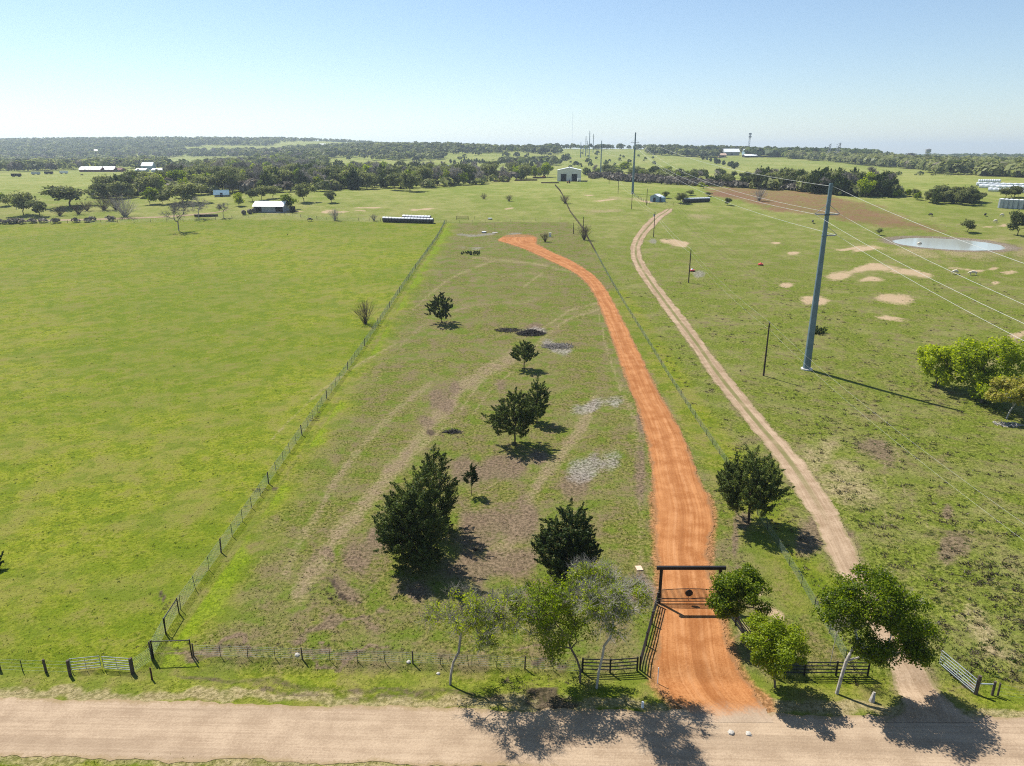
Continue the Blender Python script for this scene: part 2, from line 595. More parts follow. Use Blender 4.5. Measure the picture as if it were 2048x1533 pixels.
# ------------------------------------------------------------------ painting the ground: masks in world space
def poly_mask(u, v, poly, soft):
    P = np.array(poly, float)
    ins = np.zeros(len(u), bool)
    dmin = np.full(len(u), 1e9)
    for i in range(len(P)):
        a = P[i]; b = P[(i + 1) % len(P)]
        cond = ((a[1] > v) != (b[1] > v))
        xx = (b[0] - a[0]) * (v - a[1]) / (b[1] - a[1] + 1e-12) + a[0]
        ins ^= cond & (u < xx)
        ab = b - a
        t = np.clip(((u - a[0]) * ab[0] + (v - a[1]) * ab[1]) / (ab @ ab + 1e-12), 0, 1)
        dmin = np.minimum(dmin, np.hypot(u - a[0] - t * ab[0], v - a[1] - t * ab[1]))
    sd = np.where(ins, dmin, -dmin)
    return sstep(-soft, soft, sd)

def line_dist(u, v, P):
    P = np.array(P, float)
    dmin = np.full(len(u), 1e9)
    for a, b in zip(P[:-1], P[1:]):
        ab = b - a
        t = np.clip(((u - a[0]) * ab[0] + (v - a[1]) * ab[1]) / (ab @ ab + 1e-12), 0, 1)
        dmin = np.minimum(dmin, np.hypot(u - a[0] - t * ab[0], v - a[1] - t * ab[1]))
    return dmin

# lines of the place, from photo pixels put on the ground
LEFT_FENCE = GG([304, 345, 452, 522, 655, 770, 890], [1318, 1243, 1092, 990, 796, 630, 447])
_a, _b = LEFT_FENCE[0], LEFT_FENCE[-1]
RIGHT_FENCE_PX = [(1110, 372), (1140, 425), (1165, 458), (1190, 505), (1250, 612), (1302, 696), (1350, 775), (1416, 876), (1461, 942), (1517, 1034), (1588, 1147), (1640, 1235), (1690, 1322)]
RIGHT_FENCE = GG(*zip(*RIGHT_FENCE_PX))
LOT_PX = [(304, 1345), (890, 447), (1140, 445), (1190, 505), (1250, 612), (1350, 775), (1461, 942), (1588, 1147), (1700, 1345)]
LOT = GG(*zip(*LOT_PX))[:, :2]
LEFT_FIELD = np.concatenate([GG([304, 890, 860, 600, 300, 0], [1345, 447, 446, 441, 440, 448])[:, :2],
                             [(-420, 330), (-420, 47)]])
PLOW = GG(*zip(*[(1400, 372), (1480, 374), (1560, 378), (1640, 388), (1760, 415), (1900, 455), (1915, 468), (1840, 462), (1760, 452), (1640, 433), (1560, 424), (1500, 410), (1440, 396)]))[:, :2]
SAND = [(1568, 562, 38, 8), (1530, 478, 24, 4), (1640, 592, 50, 14), (1586, 500, 28, 5), (1714, 494, 50, 4), (1750, 500, 55, 8), (1690, 545, 46, 14), (1760, 540, 70, 12), (1830, 545, 70, 10),
        (1760, 565, 45, 8), (1800, 600, 45, 18), (1985, 540, 40, 6), (1920, 532, 30, 5), (2025, 668, 48, 12), (1790, 640, 40, 8), (1940, 560, 30, 6), (1350, 484, 18, 10),
        (850, 422, 34, 5), (880, 420, 40, 4), (745, 418, 22, 3), (690, 424, 20, 4), (720, 427, 20, 3), (985, 418, 18, 4), (1240, 403, 20, 3), (1160, 393, 16, 2), (1940, 448, 30, 4), (1310, 404, 22, 3),
        (1545, 1205, 36, 26), (1530, 1160, 18, 20), (1285, 480, 14, 4), (560, 427, 50, 3)]
DIRT = [(735, 1110, 80, 60), (690, 1185, 90, 38), (640, 1130, 60, 30), (1010, 1040, 90, 80), (1000, 1120, 110, 50), (850, 1200, 90, 40), (1440, 1035, 26, 90), (1290, 960, 30, 110),
        (1295, 1170, 30, 40), (1460, 1120, 26, 40), (1150, 960, 70, 50), (980, 930, 60, 50), (1290, 860, 20, 60), (700, 1255, 130, 22), (1060, 920, 60, 30), (895, 850, 50, 25), (930, 800, 50, 40),
        (960, 770, 40, 30), (1470, 1010, 40, 30), (1040, 655, 55, 14), (1880, 1080, 90, 60), (1850, 1010, 50, 30), (1760, 900, 60, 40), (1330, 1230, 10, 60), (1270, 1210, 30, 30),
        (1640, 1060, 60, 90), (1760, 1210, 50, 60), (430, 1292, 160, 10), (700, 1300, 200, 10), (1050, 1310, 140, 12), (1905, 1350, 30, 30)]
ASH = [(1188, 812, 52, 17), (1110, 692, 56, 14), (1180, 935, 60, 34), (1062, 666, 34, 10), (1030, 662, 40, 8), (1280, 1195, 20, 12), (1010, 492, 26, 5), (1395, 540, 24, 10), (1315, 488, 12, 8), (990, 467, 14, 3), (950, 1100, 1, 1)]
MUD = [(1080, 1370, 80, 14), (650, 1187, 36, 14), (690, 1202, 30, 10),
       (575, 470, 1, 1), (905, 870, 24, 8), (520, 980, 16, 6), (628, 838, 10, 6), (335, 1210, 20, 16), (980, 1405, 40, 8)]
DRY = [(1480, 1250, 40, 30), (1250, 400, 40, 6), (1400, 430, 60, 8), (1700, 980, 90, 70), (1650, 900, 60, 50), (1960, 700, 80, 30), (1950, 1250, 60, 60),
       (1930, 495, 80, 28), (2020, 500, 50, 20), (1840, 505, 70, 14), (1900, 475, 120, 6), (1480, 390, 30, 6), (1200, 425, 40, 5)]
TYRES = [[(905, 860), (960, 770), (1010, 715), (1060, 690)], [(925, 870), (985, 775), (1030, 735)], [(640, 1140), (720, 1020), (800, 930), (900, 850)], [(700, 1060), (790, 950), (880, 870)],
         [(1150, 545), (1080, 530), (1010, 522), (950, 515)], [(1080, 660), (1140, 620), (1200, 605)], [(1060, 700), (1130, 640), (1210, 615)], [(1040, 575), (1085, 545)], [(1200, 630), (1215, 700), (1240, 790), (1285, 880)],
         [(960, 990), (1040, 930), (1120, 905)], [(980, 1080), (1060, 1000)], [(540, 880), (620, 800), (700, 740), (790, 690)], [(830, 620), (900, 560), (990, 520)], [(1500, 1300), (1530, 1350)],
         [(1765, 880), (1772, 980), (1770, 1060)], [(1790, 880), (1810, 980), (1850, 1050)]]

BANDS = [(42, .75, [(590, 1190), (660, 1090), (740, 1000), (830, 900), (900, 830), (950, 770), (1010, 712)]), (26, .6, [(560, 1150), (640, 1010), (720, 900), (800, 820), (880, 770)]),
         (40, .7, [(990, 1120), (1040, 1010), (1100, 930), (1160, 860), (1190, 800)]), (22, .5, [(1060, 690), (1130, 640), (1200, 610)]), (18, .45, [(960, 560), (1040, 545), (1120, 560)]), (30, .5, [(1285, 1180), (1285, 1050), (1285, 950), (1275, 860), (1240, 780)]),
         (24, .45, [(800, 700), (880, 640), (960, 610), (1060, 600)])]

def paint(X, Y, Z):
    n = len(X)
    sc_ = np.clip(Y / 70, .8, 5)
    Xw = X + 5.0 * sc_ * fbm(X / 6 / sc_, Y / 6 / sc_, 1); Yw = Y + 7.0 * sc_ * fbm(X / 6 / sc_, Y / 6 / sc_, 11)
    u, v, dep = proj(Xw, np.maximum(Yw, 5), Z)
    u0, v0, _ = proj(X, Y, Z)
    ok = (dep > 5)
    m = np.zeros((n, 8), np.float32)
    lf = poly_mask(X, Y, LEFT_FIELD, .6)
    lot = poly_mask(X, Y, LOT, .6)
    dF = line_dist(X, Y, LEFT_FENCE[:, :2])
    strip = lot * (1 - sstep(1.5, 8.5, dF + 3.0 * fbm(X / 4, Y / 4, 21))) * (Y < 345)
    dR = line_dist(X, Y, RIGHT_FENCE[:, :2])
    strip = np.maximum(strip, .75 * (1 - sstep(2.0, 5.0, dR)) * (Y < 200) * (Y > 55))
    verge = sstep(48.6, 47.4, Y + .028 * X) * (Y > 30)
    strip = np.maximum(strip, .55 * verge)
    m[:, 0] = np.maximum(lf * .85, strip)
    m[:, 1] = lot * (1 - strip)
    def ell(L):
        a = np.zeros(n)
        for cx, cy, rx, ry in L:
            w = np.where(ok, np.hypot((u - cx) / rx, (v - cy) / ry), 9)
            a = np.maximum(a, 1 - sstep(.2, 1.35, w))
        return a
    m[:, 2] = .9 * ell([(a, b, c * .8, d * .8) for a, b, c, d in DIRT])
    m[:, 3] = ell([(a, b, c * .8, d * .8) for a, b, c, d in SAND])
    m[:, 4] = poly_mask(X + 14 * fbm(X / 20, Y / 20, 3), Y + 14 * fbm(X / 20, Y / 20, 9), PLOW, 12.) * (1 - .4 * sstep(95, 150, X))
    m[:, 5] = .95 * ell(ASH)
    m[:, 6] = ell(MUD)
    dry = .7 * ell(DRY)
    for P in TYRES:
        w = np.where(ok, line_dist(u0 + .12 * (u - u0), v0 + .12 * (v - v0), P), 99)
        dry = np.maximum(dry, .55 * (1 - sstep(1, 6, w)))
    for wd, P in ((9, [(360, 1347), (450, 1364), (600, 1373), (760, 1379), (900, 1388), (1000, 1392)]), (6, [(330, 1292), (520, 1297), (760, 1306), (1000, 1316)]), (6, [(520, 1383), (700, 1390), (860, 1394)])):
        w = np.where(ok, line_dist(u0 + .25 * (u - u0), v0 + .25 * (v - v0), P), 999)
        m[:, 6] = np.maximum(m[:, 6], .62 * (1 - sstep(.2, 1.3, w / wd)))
    for wd, val, P in BANDS:
        w = np.where(ok, line_dist(u0 + .4 * (u - u0), v0 + .4 * (v - v0), P), 999)
        k = .9 * val * (1 - sstep(.1, 1.2, w / (wd * np.interp(v0, [450, 1200], [.28, .8]))))
        m[:, 2] = np.maximum(m[:, 2], k * .75); dry = np.maximum(dry, k)
    # the worn shoulders of the roads and tracks
    d = Y - (44.0 - 0.028 * X)
    d = d + 1.3 * fbm(X / 2.2, Y / 2.2, 5)
    sh = (1 - sstep(.3, 1.2, np.abs(d - .1))) + .9 * (1 - sstep(.5, 1.6, np.abs(d + 5.7)))
    m[:, 7] = np.maximum(dry, .8 * np.clip(sh, 0, 1))
    px, py, rx, ry, lv = POND
    r = np.hypot((X - px) / rx, (Y - py) / ry)
    m[:, 2] = np.maximum(m[:, 2], .85 * (1 - sstep(1.1, 1.45, r)))
    m[:, 5] = np.maximum(m[:, 5], .6 * (1 - sstep(1.05, 1.5, r)))
    tr = line_dist(X, Y, TRACK_C[:, :2])
    m[:, 2] = np.maximum(m[:, 2], .55 * (1 - sstep(1.6, 3.2, tr)) * (Y > 44))
    dv = line_dist(X, Y, DRIVE_C[:, :2])
    m[:, 2] = np.maximum(m[:, 2], .45 * (1 - sstep(2.5, 5.0, dv)) * (Y < 130) * (Y > 55))
    o_ = np.argsort(DRIVE_C[:, 1])
    hw = np.interp(Y, DRIVE_C[o_, 1], np.linalg.norm(DR - DL, axis=1)[o_] / 2)
    od = (1 - sstep(-.3, np.where(Y < 80, 1.5, .7), dv - hw)) * (Y > 43)
    return np.clip(np.concatenate([m, od[:, None]], 1), 0, 1)

# edges of the drive and track, photo pixels: row, left, right
DRIVE = [(1446, 1400, 1545), (1428, 1385, 1534), (1412, 1356, 1528), (1396, 1330, 1514), (1370, 1312, 1496), (1340, 1308, 1476), (1300, 1313, 1460), (1250, 1322, 1446), (1207, 1323, 1436), (1170, 1319, 1424), (1137, 1317, 1418), (1100, 1313, 1416), (1050, 1312, 1424), (1015, 1309, 1424), (985, 1307, 1410),
         (950, 1305, 1394), (900, 1299, 1377), (850, 1287, 1354), (800, 1269, 1325), (750, 1250, 1299), (700, 1232, 1275), (650, 1214, 1250), (600, 1194, 1224), (570, 1176, 1205), (548, 1152, 1184), (532, 1122, 1160), (518, 1092, 1134), (506, 1066, 1106), (496, 1042, 1086), (488, 1018, 1072), (481, 996, 1074), (475, 1004, 1071)]
TRACK = [(1446, 1770, 1960), (1425, 1798, 1922), (1400, 1804, 1894), (1360, 1790, 1866), (1320, 1772, 1838), (1250, 1732, 1800), (1190, 1700, 1762), (1140, 1672, 1734), (1100, 1652, 1714), (1050, 1628, 1688), (1000, 1600, 1660), (950, 1571, 1626), (900, 1537, 1586), (850, 1496, 1540), (800, 1456, 1498),
         (750, 1418, 1456), (700, 1385, 1419), (650, 1349, 1380), (600, 1313, 1341), (560, 1285, 1311), (530, 1267, 1291), (510, 1261, 1283), (490, 1262, 1284), (470, 1272, 1294), (450, 1288, 1312), (435, 1304, 1327), (424, 1322, 1343), (418, 1334, 1345)]

def spline(P, k):
    P = np.asarray(P, float)
    Q = np.concatenate([[2 * P[0] - P[1]], P, [2 * P[-1] - P[-2]]])
    out = []
    for i in range(1, len(Q) - 2):
        t = np.linspace(0, 1, k, endpoint=False)[:, None]
        a, b, c, d = Q[i - 1], Q[i], Q[i + 1], Q[i + 2]
        out.append(.5 * (2 * b + (c - a) * t + (2 * a - 5 * b + 4 * c - d) * t ** 2 + (3 * b - a - 3 * c + d) * t ** 3))
    return np.concatenate(out + [P[-1:]])

def edges(T):
    v, l, r = zip(*T)
    return GG(l, v), GG(r, v)
DL, DR = edges(DRIVE)
TL, TR = edges(TRACK)
DRIVE_C, TRACK_C = (DL + DR) / 2, (TL + TR) / 2

def strip_mesh(name, L, Rr, dz, m, step=.35, nx=14, ragged=.25, seed=1):
    """a sheet on the terrain between two edge lines, with ragged edges and a UV map in metres"""
    rg = np.random.default_rng(seed)
    L = spline(L[:, :2], 40); Rr = spline(Rr[:, :2], 40)
    c = (L + Rr) / 2
    s = np.concatenate([[0], np.cumsum(np.linalg.norm(np.diff(c, axis=0), axis=1))])
    q = [0.]
    while q[-1] < s[-1]:
        y = np.interp(q[-1], s, c[:, 1])
        q.append(q[-1] + step * max(1, y / 70))
    q = np.array(q)
    f = lambda A: np.stack([np.interp(q, s, A[:, 0]), np.interp(q, s, A[:, 1])], 1)
    L, Rr = f(L), f(Rr)
    n = len(q)
    w = np.linalg.norm(Rr - L, axis=1)
    def rag():
        a = rg.normal(size=n); b = np.convolve(rg.normal(size=n + 8), np.ones(9) / 4, 'valid')
        return ragged * (a * .35 + b)
    dl, dr = rag() / w, rag() / w
    t = np.linspace(0, 1, nx)
    T = (dl[:, None] * (1 - t)[None]) + t[None] + dr[:, None] * t[None]
    V = L[:, None] * (1 - T)[..., None] + Rr[:, None] * T[..., None]
    Z = zf(V[..., 0], V[..., 1]) + dz
    V = np.concatenate([V, Z[..., None]], 2).reshape(-1, 3)
    i = np.arange(n - 1)[:, None] * nx + np.arange(nx - 1)[None]
    F = np.stack([i, i + 1, i + nx + 1, i + nx], -1).reshape(-1, 4)
    me = mesh(name, V, F, m, True)
    uv = me.uv_layers.new(name='road')
    UV = np.stack([((T - .5) * w[:, None]), np.broadcast_to(q[:, None], T.shape)], -1).reshape(-1, 2)
    li = np.empty(len(me.loops), np.int32); me.loops.foreach_get('vertex_index', li)
    uv.data.foreach_set('uv', UV[li].astype(np.float32).ravel())
    at = me.attributes.new('edge', 'FLOAT', 'POINT')
    e = np.minimum(t, 1 - t)[None] * w[:, None]
    at.data.foreach_set('value', e.astype(np.float32).ravel())
    return me

# ------------------------------------------------------------------ ground material
def ground_color(nt):
    g = N(nt, 'NewGeometry'); pos = g.outputs['Position']
    sx = N(nt, 'SeparateXYZ'); nt.links.new(pos, sx.inputs[0])
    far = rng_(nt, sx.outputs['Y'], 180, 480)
    n0 = noise(nt, pos, .018, 3); n1 = noise(nt, pos, .11, 3); n2 = noise(nt, pos, .55, 3, .6); n3 = noise(nt, pos, 2.6, 3, .65); n4 = noise(nt, pos, 9., 2, .6)
    fine = mathn(nt, 'ADD', mathn(nt, 'MULTIPLY', n3, .7), mathn(nt, 'MULTIPLY', n4, .3))
    a1 = N(nt, 'Attribute', attribute_name='ma'); a2 = N(nt, 'Attribute', attribute_name='mb')
    s1 = N(nt, 'SeparateColor'); s2 = N(nt, 'SeparateColor')
    nt.links.new(a1.outputs['Color'], s1.inputs[0]); nt.links.new(a2.outputs['Color'], s2.inputs[0])
    lush, lot, dirt, sand = s1.outputs[0], s1.outputs[1], s1.outputs[2], a1.outputs['Alpha']
    plow, ash, mud, dry = s2.outputs[0], s2.outputs[1], s2.outputs[2], a2.outputs['Alpha']
    brk = mathn(nt, 'ADD', mathn(nt, 'MULTIPLY', n1, .3), mathn(nt, 'ADD', mathn(nt, 'MULTIPLY', n2, .4), mathn(nt, 'MULTIPLY', n3, .3)))
    def edge(m, amt, lo=.32, hi=.62, src=None):
        """break a soft mask up with noise"""
        x = mathn(nt, 'ADD', m, mathn(nt, 'MULTIPLY', mathn(nt, 'SUBTRACT', brk, .5), amt * 1.5))
        return mathn(nt, 'MULTIPLY', rng_(nt, x, lo - .05, hi + .25), rng_(nt, m, .01, .3))
    # rough pasture
    c = mix(nt, rng_(nt, fine, .40, .62), (.056, .074, .007), (.205, .220, .042))
    c = mix(nt, mathn(nt, 'MULTIPLY', rng_(nt, n1, .42, .68), .65), c, (.200, .185, .070))
    nc = mathn(nt, 'ADD', mathn(nt, 'MULTIPLY', n2, .6), mathn(nt, 'MULTIPLY', n1, .4))
    c = mix(nt, mathn(nt, 'MULTIPLY', rng_(nt, nc, .53, .66), .6), c, (.105, .078, .045))
    cf = mix(nt, rng_(nt, mathn(nt, 'ADD', mathn(nt, 'MULTIPLY', n1, .6), mathn(nt, 'MULTIPLY', n0, .5)), .4, .7), (.145, .185, .028), (.255, .255, .080))
    cf = mix(nt, mathn(nt, 'MULTIPLY', rng_(nt, n2, .45, .7), .35), cf, (.14, .15, .05))
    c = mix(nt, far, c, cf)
    pt = rng_(nt, mathn(nt, 'ADD', mathn(nt, 'MULTIPLY', n2, .65), mathn(nt, 'MULTIPLY', n3, .35)), .42, .58)
    big = noise(nt, pos, .28, 4, .65)
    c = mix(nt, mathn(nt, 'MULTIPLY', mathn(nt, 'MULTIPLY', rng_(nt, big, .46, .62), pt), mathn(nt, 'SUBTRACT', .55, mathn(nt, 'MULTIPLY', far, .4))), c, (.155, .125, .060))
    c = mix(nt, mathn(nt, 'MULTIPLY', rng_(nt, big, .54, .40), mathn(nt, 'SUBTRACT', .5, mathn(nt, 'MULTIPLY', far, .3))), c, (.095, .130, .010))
    # mown left pasture
    cl = mix(nt, rng_(nt, mathn(nt, 'ADD', mathn(nt, 'MULTIPLY', fine, .6), mathn(nt, 'MULTIPLY', n2, .4)), .40, .61), (.088, .112, .004), (.256, .270, .018))
    cl = mix(nt, mathn(nt, 'MULTIPLY', rng_(nt, n1, .42, .62), .7), cl, (.190, .175, .040))
    cl = mix(nt, mathn(nt, 'MULTIPLY', rng_(nt, n0, .42, .58), .5), cl, (.095, .130, .008))
    cl = mix(nt, mathn(nt, 'MULTIPLY', rng_(nt, mathn(nt, 'ADD', mathn(nt, 'MULTIPLY', n3, .4), mathn(nt, 'MULTIPLY', n2, .6)), .52, .63), .5), cl, (.085, .095, .014))
    cl = mix(nt, mathn(nt, 'MULTIPLY', rng_(nt, big, .52, .40), .6), cl, (.080, .122, .004))
    cl = mix(nt, mathn(nt, 'MULTIPLY', mathn(nt, 'MULTIPLY', rng_(nt, big, .50, .63), pt), .65), cl, (.180, .150, .046))
    c = mix(nt, lush, c, cl)
    # cleared lot
    ct = mix(nt, rng_(nt, fine, .40, .62), (.058, .070, .009), (.200, .188, .050))
    ct = mix(nt, mathn(nt, 'MULTIPLY', rng_(nt, n1, .40, .64), .5), ct, (.165, .150, .060))
    ct = mix(nt, mathn(nt, 'MULTIPLY', rng_(nt, nc, .52, .64), .55), ct, (.092, .130, .016))
    ct = mix(nt, mathn(nt, 'MULTIPLY', mathn(nt, 'MULTIPLY', rng_(nt, big, .45, .59), pt), .8), ct, (.160, .120, .066))
    ct = mix(nt, mathn(nt, 'MULTIPLY', rng_(nt, big, .50, .36), .65), ct, (.085, .130, .008))
    c = mix(nt, lot, c, ct)
    c = mix(nt, mathn(nt, 'MULTIPLY', rng_(nt, lush, .80, 1.0), .58), c, mix(nt, rng_(nt, fine, .40, .62), (.080, .135, .003), (.200, .275, .010)))
    dk = rng_(nt, fine, .40, .61)
    c = mix(nt, mathn(nt, 'MULTIPLY', edge(dry, .9), .75), c, mix(nt, dk, (.18, .138, .070), (.36, .285, .165)))
    c = mix(nt, mathn(nt, 'MULTIPLY', edge(dirt, 1.1), .85), c, mix(nt, dk, (.085, .058, .040), (.205, .145, .098)))
    c = mix(nt, mathn(nt, 'MULTIPLY', edge(plow, 1.2, .22, .55), .95), c, mix(nt, mathn(nt, 'ADD', mathn(nt, 'MULTIPLY', n2, .5), mathn(nt, 'MULTIPLY', n1, .5)), (.115, .055, .032), (.205, .112, .066)))
    c = mix(nt, mathn(nt, 'MULTIPLY', edge(sand, 1.4), .8), c, mix(nt, mathn(nt, 'ADD', mathn(nt, 'MULTIPLY', n2, .6), mathn(nt, 'MULTIPLY', n3, .4)), (.31, .21, .13), (.50, .37, .25)))
    c = mix(nt, mathn(nt, 'MULTIPLY', edge(ash, 1.2), .7), c, mix(nt, dk, (.09, .078, .066), (.33, .305, .27)))
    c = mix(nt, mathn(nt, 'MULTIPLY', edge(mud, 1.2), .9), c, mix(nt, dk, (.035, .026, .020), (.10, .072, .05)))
    od = N(nt, 'Attribute', attribute_name='md').outputs['Fac']
    c = mix(nt, mathn(nt, 'MULTIPLY', edge(od, 1.1, .35, .6), .85), c, mix(nt, dk, (.17, .075, .028), (.38, .19, .085)))
    return c, fine, n2, far

gm, nt, b, o = mat('ground_grass')
c, fine, n2, far = ground_color(nt)
nt.links.new(c, b.inputs['Base Color'])
b.inputs['Roughness'].default_value = .95
b.inputs['Specular IOR Level'].default_value = .05
hh = mathn(nt, 'ADD', mathn(nt, 'MULTIPLY', n2, .9), fine)
bump(nt, hh, .9, .24, b)
M['ground'] = gm
gm, nt, b, o = mat('grass_blades')
c, fine, n2, far = ground_color(nt)
ri = N(nt, 'NewGeometry').outputs['Random Per Island']
c = mix(nt, rng_(nt, ri, 0, 1), mix(nt, .3, c, (.07, .10, .008)), mix(nt, .5, c, (.24, .27, .04)))
c = mix(nt, rng_(nt, mathn(nt, 'FRACT', mathn(nt, 'MULTIPLY', ri, 9.7)), .8, 1), c, (.24, .20, .10))
d = N(nt, 'BsdfDiffuse'); tr = N(nt, 'BsdfTranslucent'); ms = N(nt, 'MixShader'); ms.inputs[0].default_value = .6
nt.links.new(c, d.inputs[0]); nt.links.new(c, tr.inputs[0])
nt.links.new(d.outputs[0], ms.inputs[1]); nt.links.new(tr.outputs[0], ms.inputs[2]); nt.links.new(ms.outputs[0], o.inputs[0])
M['blades'] = gm

def set_masks(me, m):
    me.attributes.new('md', 'FLOAT', 'POINT').data.foreach_set('value', np.ascontiguousarray(m[:, 8], np.float32))
    for nm, k in (('ma', 0), ('mb', 4)):
        a = me.attributes.new(nm, 'FLOAT_COLOR', 'POINT')
        a.data.foreach_set('color', np.ascontiguousarray(m[:, k:k + 4], np.float32).ravel())

def road_mat(name, ca, cb, cedge, kind):
    m, nt, b, o = mat(name)
    uv = N(nt, 'UVMap', uv_map='road')
    su = N(nt, 'SeparateXYZ'); nt.links.new(uv.outputs[0], su.inputs[0])
    pos = N(nt, 'NewGeometry').outputs['Position']
    mp = N(nt, 'Mapping'); mp.inputs['Scale'].default_value = (4.5, .09, 1)
    nt.links.new(uv.outputs[0], mp.inputs['Vector'])
    st = noise(nt, mp.outputs[0], 1., 4, .6)
    mp2 = N(nt, 'Mapping'); mp2.inputs['Scale'].default_value = (.6, .02, 1)
    nt.links.new(uv.outputs[0], mp2.inputs['Vector'])
    st2 = noise(nt, mp2.outputs[0], 1., 2)
    f1 = noise(nt, pos, .5, 4); f2 = noise(nt, pos, 6., 3, .7); f3 = noise(nt, pos, 22., 2, .7)
    t = mathn(nt, 'ADD', mathn(nt, 'MULTIPLY', st, .26), mathn(nt, 'MULTIPLY', f1, .28))
    t = mathn(nt, 'ADD', t, mathn(nt, 'MULTIPLY', f2, .26)); t = mathn(nt, 'ADD', t, mathn(nt, 'MULTIPLY', f3, .20))
    c = mix(nt, rng_(nt, t, .41, .60), ca, cb)
    c = mix(nt, mathn(nt, 'MULTIPLY', rng_(nt, st2, .5, .7), .35), c, cb)
    c = mix(nt, mathn(nt, 'MULTIPLY', rng_(nt, st2, .5, .36), .35), c, tuple(x * .82 for x in ca))
    if kind == 'drive':
        wob = mathn(nt, 'ADD', su.outputs[0], mathn(nt, 'MULTIPLY', mathn(nt, 'SUBTRACT', noise(nt, pos, .06, 2), .5), 2.2))
        for cx_, ww, am in ((.85, .28, .34), (1.55, .16, .2)):
            q_ = mathn(nt, 'ABSOLUTE', mathn(nt, 'SUBTRACT', mathn(nt, 'ABSOLUTE', wob), cx_))
            c = mix(nt, mathn(nt, 'MULTIPLY', mathn(nt, 'SUBTRACT', 1., rng_(nt, q_, .05, ww)), mathn(nt, 'MULTIPLY', rng_(nt, f1, .3, .62), am)), c, (.47, .245, .115))
        q_ = mathn(nt, 'ABSOLUTE', wob)
        c = mix(nt, mathn(nt, 'MULTIPLY', mathn(nt, 'SUBTRACT', 1., rng_(nt, q_, .1, .5)), .3), c, (.215, .075, .022))
    ed = N(nt, 'Attribute', attribute_name='edge').outputs['Fac']
    if kind == 'track':
        au = mathn(nt, 'ABSOLUTE', su.outputs[0])
        w = mathn(nt, 'ADD', au, mathn(nt, 'MULTIPLY', mathn(nt, 'SUBTRACT', f2, .5), .5))
        mid = mathn(nt, 'SUBTRACT', 1., rng_(nt, w, .22, .55))
        sp = N(nt, 'SeparateXYZ'); nt.links.new(pos, sp.inputs[0])
        mid = mathn(nt, 'MULTIPLY', mid, rng_(nt, sp.outputs['Y'], 68, 95))
        pn = noise(nt, pos, .12, 2)
        c = mix(nt, mathn(nt, 'MULTIPLY', mathn(nt, 'MULTIPLY', mid, rng_(nt, pn, .2, .5)), .85), c, (.13, .13, .04))
    e2 = mathn(nt, 'ADD', ed, mathn(nt, 'MULTIPLY', mathn(nt, 'SUBTRACT', mathn(nt, 'ADD', mathn(nt, 'MULTIPLY', f1, .5), mathn(nt, 'MULTIPLY', f2, .5)), .5), 1.6))
    c = mix(nt, mathn(nt, 'MULTIPLY', mathn(nt, 'SUBTRACT', 1., rng_(nt, e2, .0, .45)), .8), c, cedge)
    if kind != 'road':
        e3 = mathn(nt, 'ADD', su.outputs[1], mathn(nt, 'MULTIPLY', mathn(nt, 'SUBTRACT', mathn(nt, 'ADD', mathn(nt, 'MULTIPLY', f1, .6), mathn(nt, 'MULTIPLY', f2, .4)), .5), 5.))
        c = mix(nt, mathn(nt, 'SUBTRACT', 1., rng_(nt, e3, *((.3, 2.4) if kind == 'drive' else (-1.2, .6)))), c, mix(nt, rng_(nt, t, .36, .68), (.28, .205, .14), (.41, .32, .23)))
    nt.links.new(c, b.inputs['Base Color'])
    b.inputs['Roughness'].default_value = .95
    b.inputs['Specular IOR Level'].default_value = .08
    h = mathn(nt, 'ADD', mathn(nt, 'MULTIPLY', st, .3), mathn(nt, 'MULTIPLY', f2, .7))
    bump(nt, h, .6, .09, b)
    return m
M['gravel'] = road_mat('gravel_road', (.275, .198, .130), (.40, .302, .205), (.26, .19, .10), 'road')
M['orangedirt'] = road_mat('orange_caliche', (.255, .094, .028), (.41, .188, .073), (.22, .12, .055), 'drive')
M['tan'] = road_mat('tan_dirt', (.235, .160, .096), (.395, .292, .196), (.17, .15, .06), 'track')

# ------------------------------------------------------------------ the ground sheet
rows = [-150., -100, -60, -30, 0, 15, 25]
y = 30.
while y < 15000:
    rows.append(y)
    s = (y * y + 1600) / (710 * 40) * 2.3
    if y > 120: s = min(s, max(1.4, y / 190))
    if y > 420: s = y / 120
    if y > 3500: s = y / 40
    y += s
rows = np.array(rows)
t = np.linspace(-1, 1, 431)
t = .78 * t + .52 * t ** 5
GX = t[None] * (np.maximum(rows, 20) + 40)[:, None]
GY = np.broadcast_to(rows[:, None], GX.shape)
GZ = zf(GX, GY)
V = np.stack([GX, GY, GZ], -1).reshape(-1, 3)
nr, nc_ = GX.shape
i = np.arange(nr - 1)[:, None] * nc_ + np.arange(nc_ - 1)[None]
F = np.stack([i, i + 1, i + nc_ + 1, i + nc_], -1).reshape(-1, 4)
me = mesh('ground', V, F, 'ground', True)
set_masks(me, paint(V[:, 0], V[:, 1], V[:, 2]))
tag(link('ground', me), 'rolling green pasture land reaching to the horizon', 'ground', kind='structure')

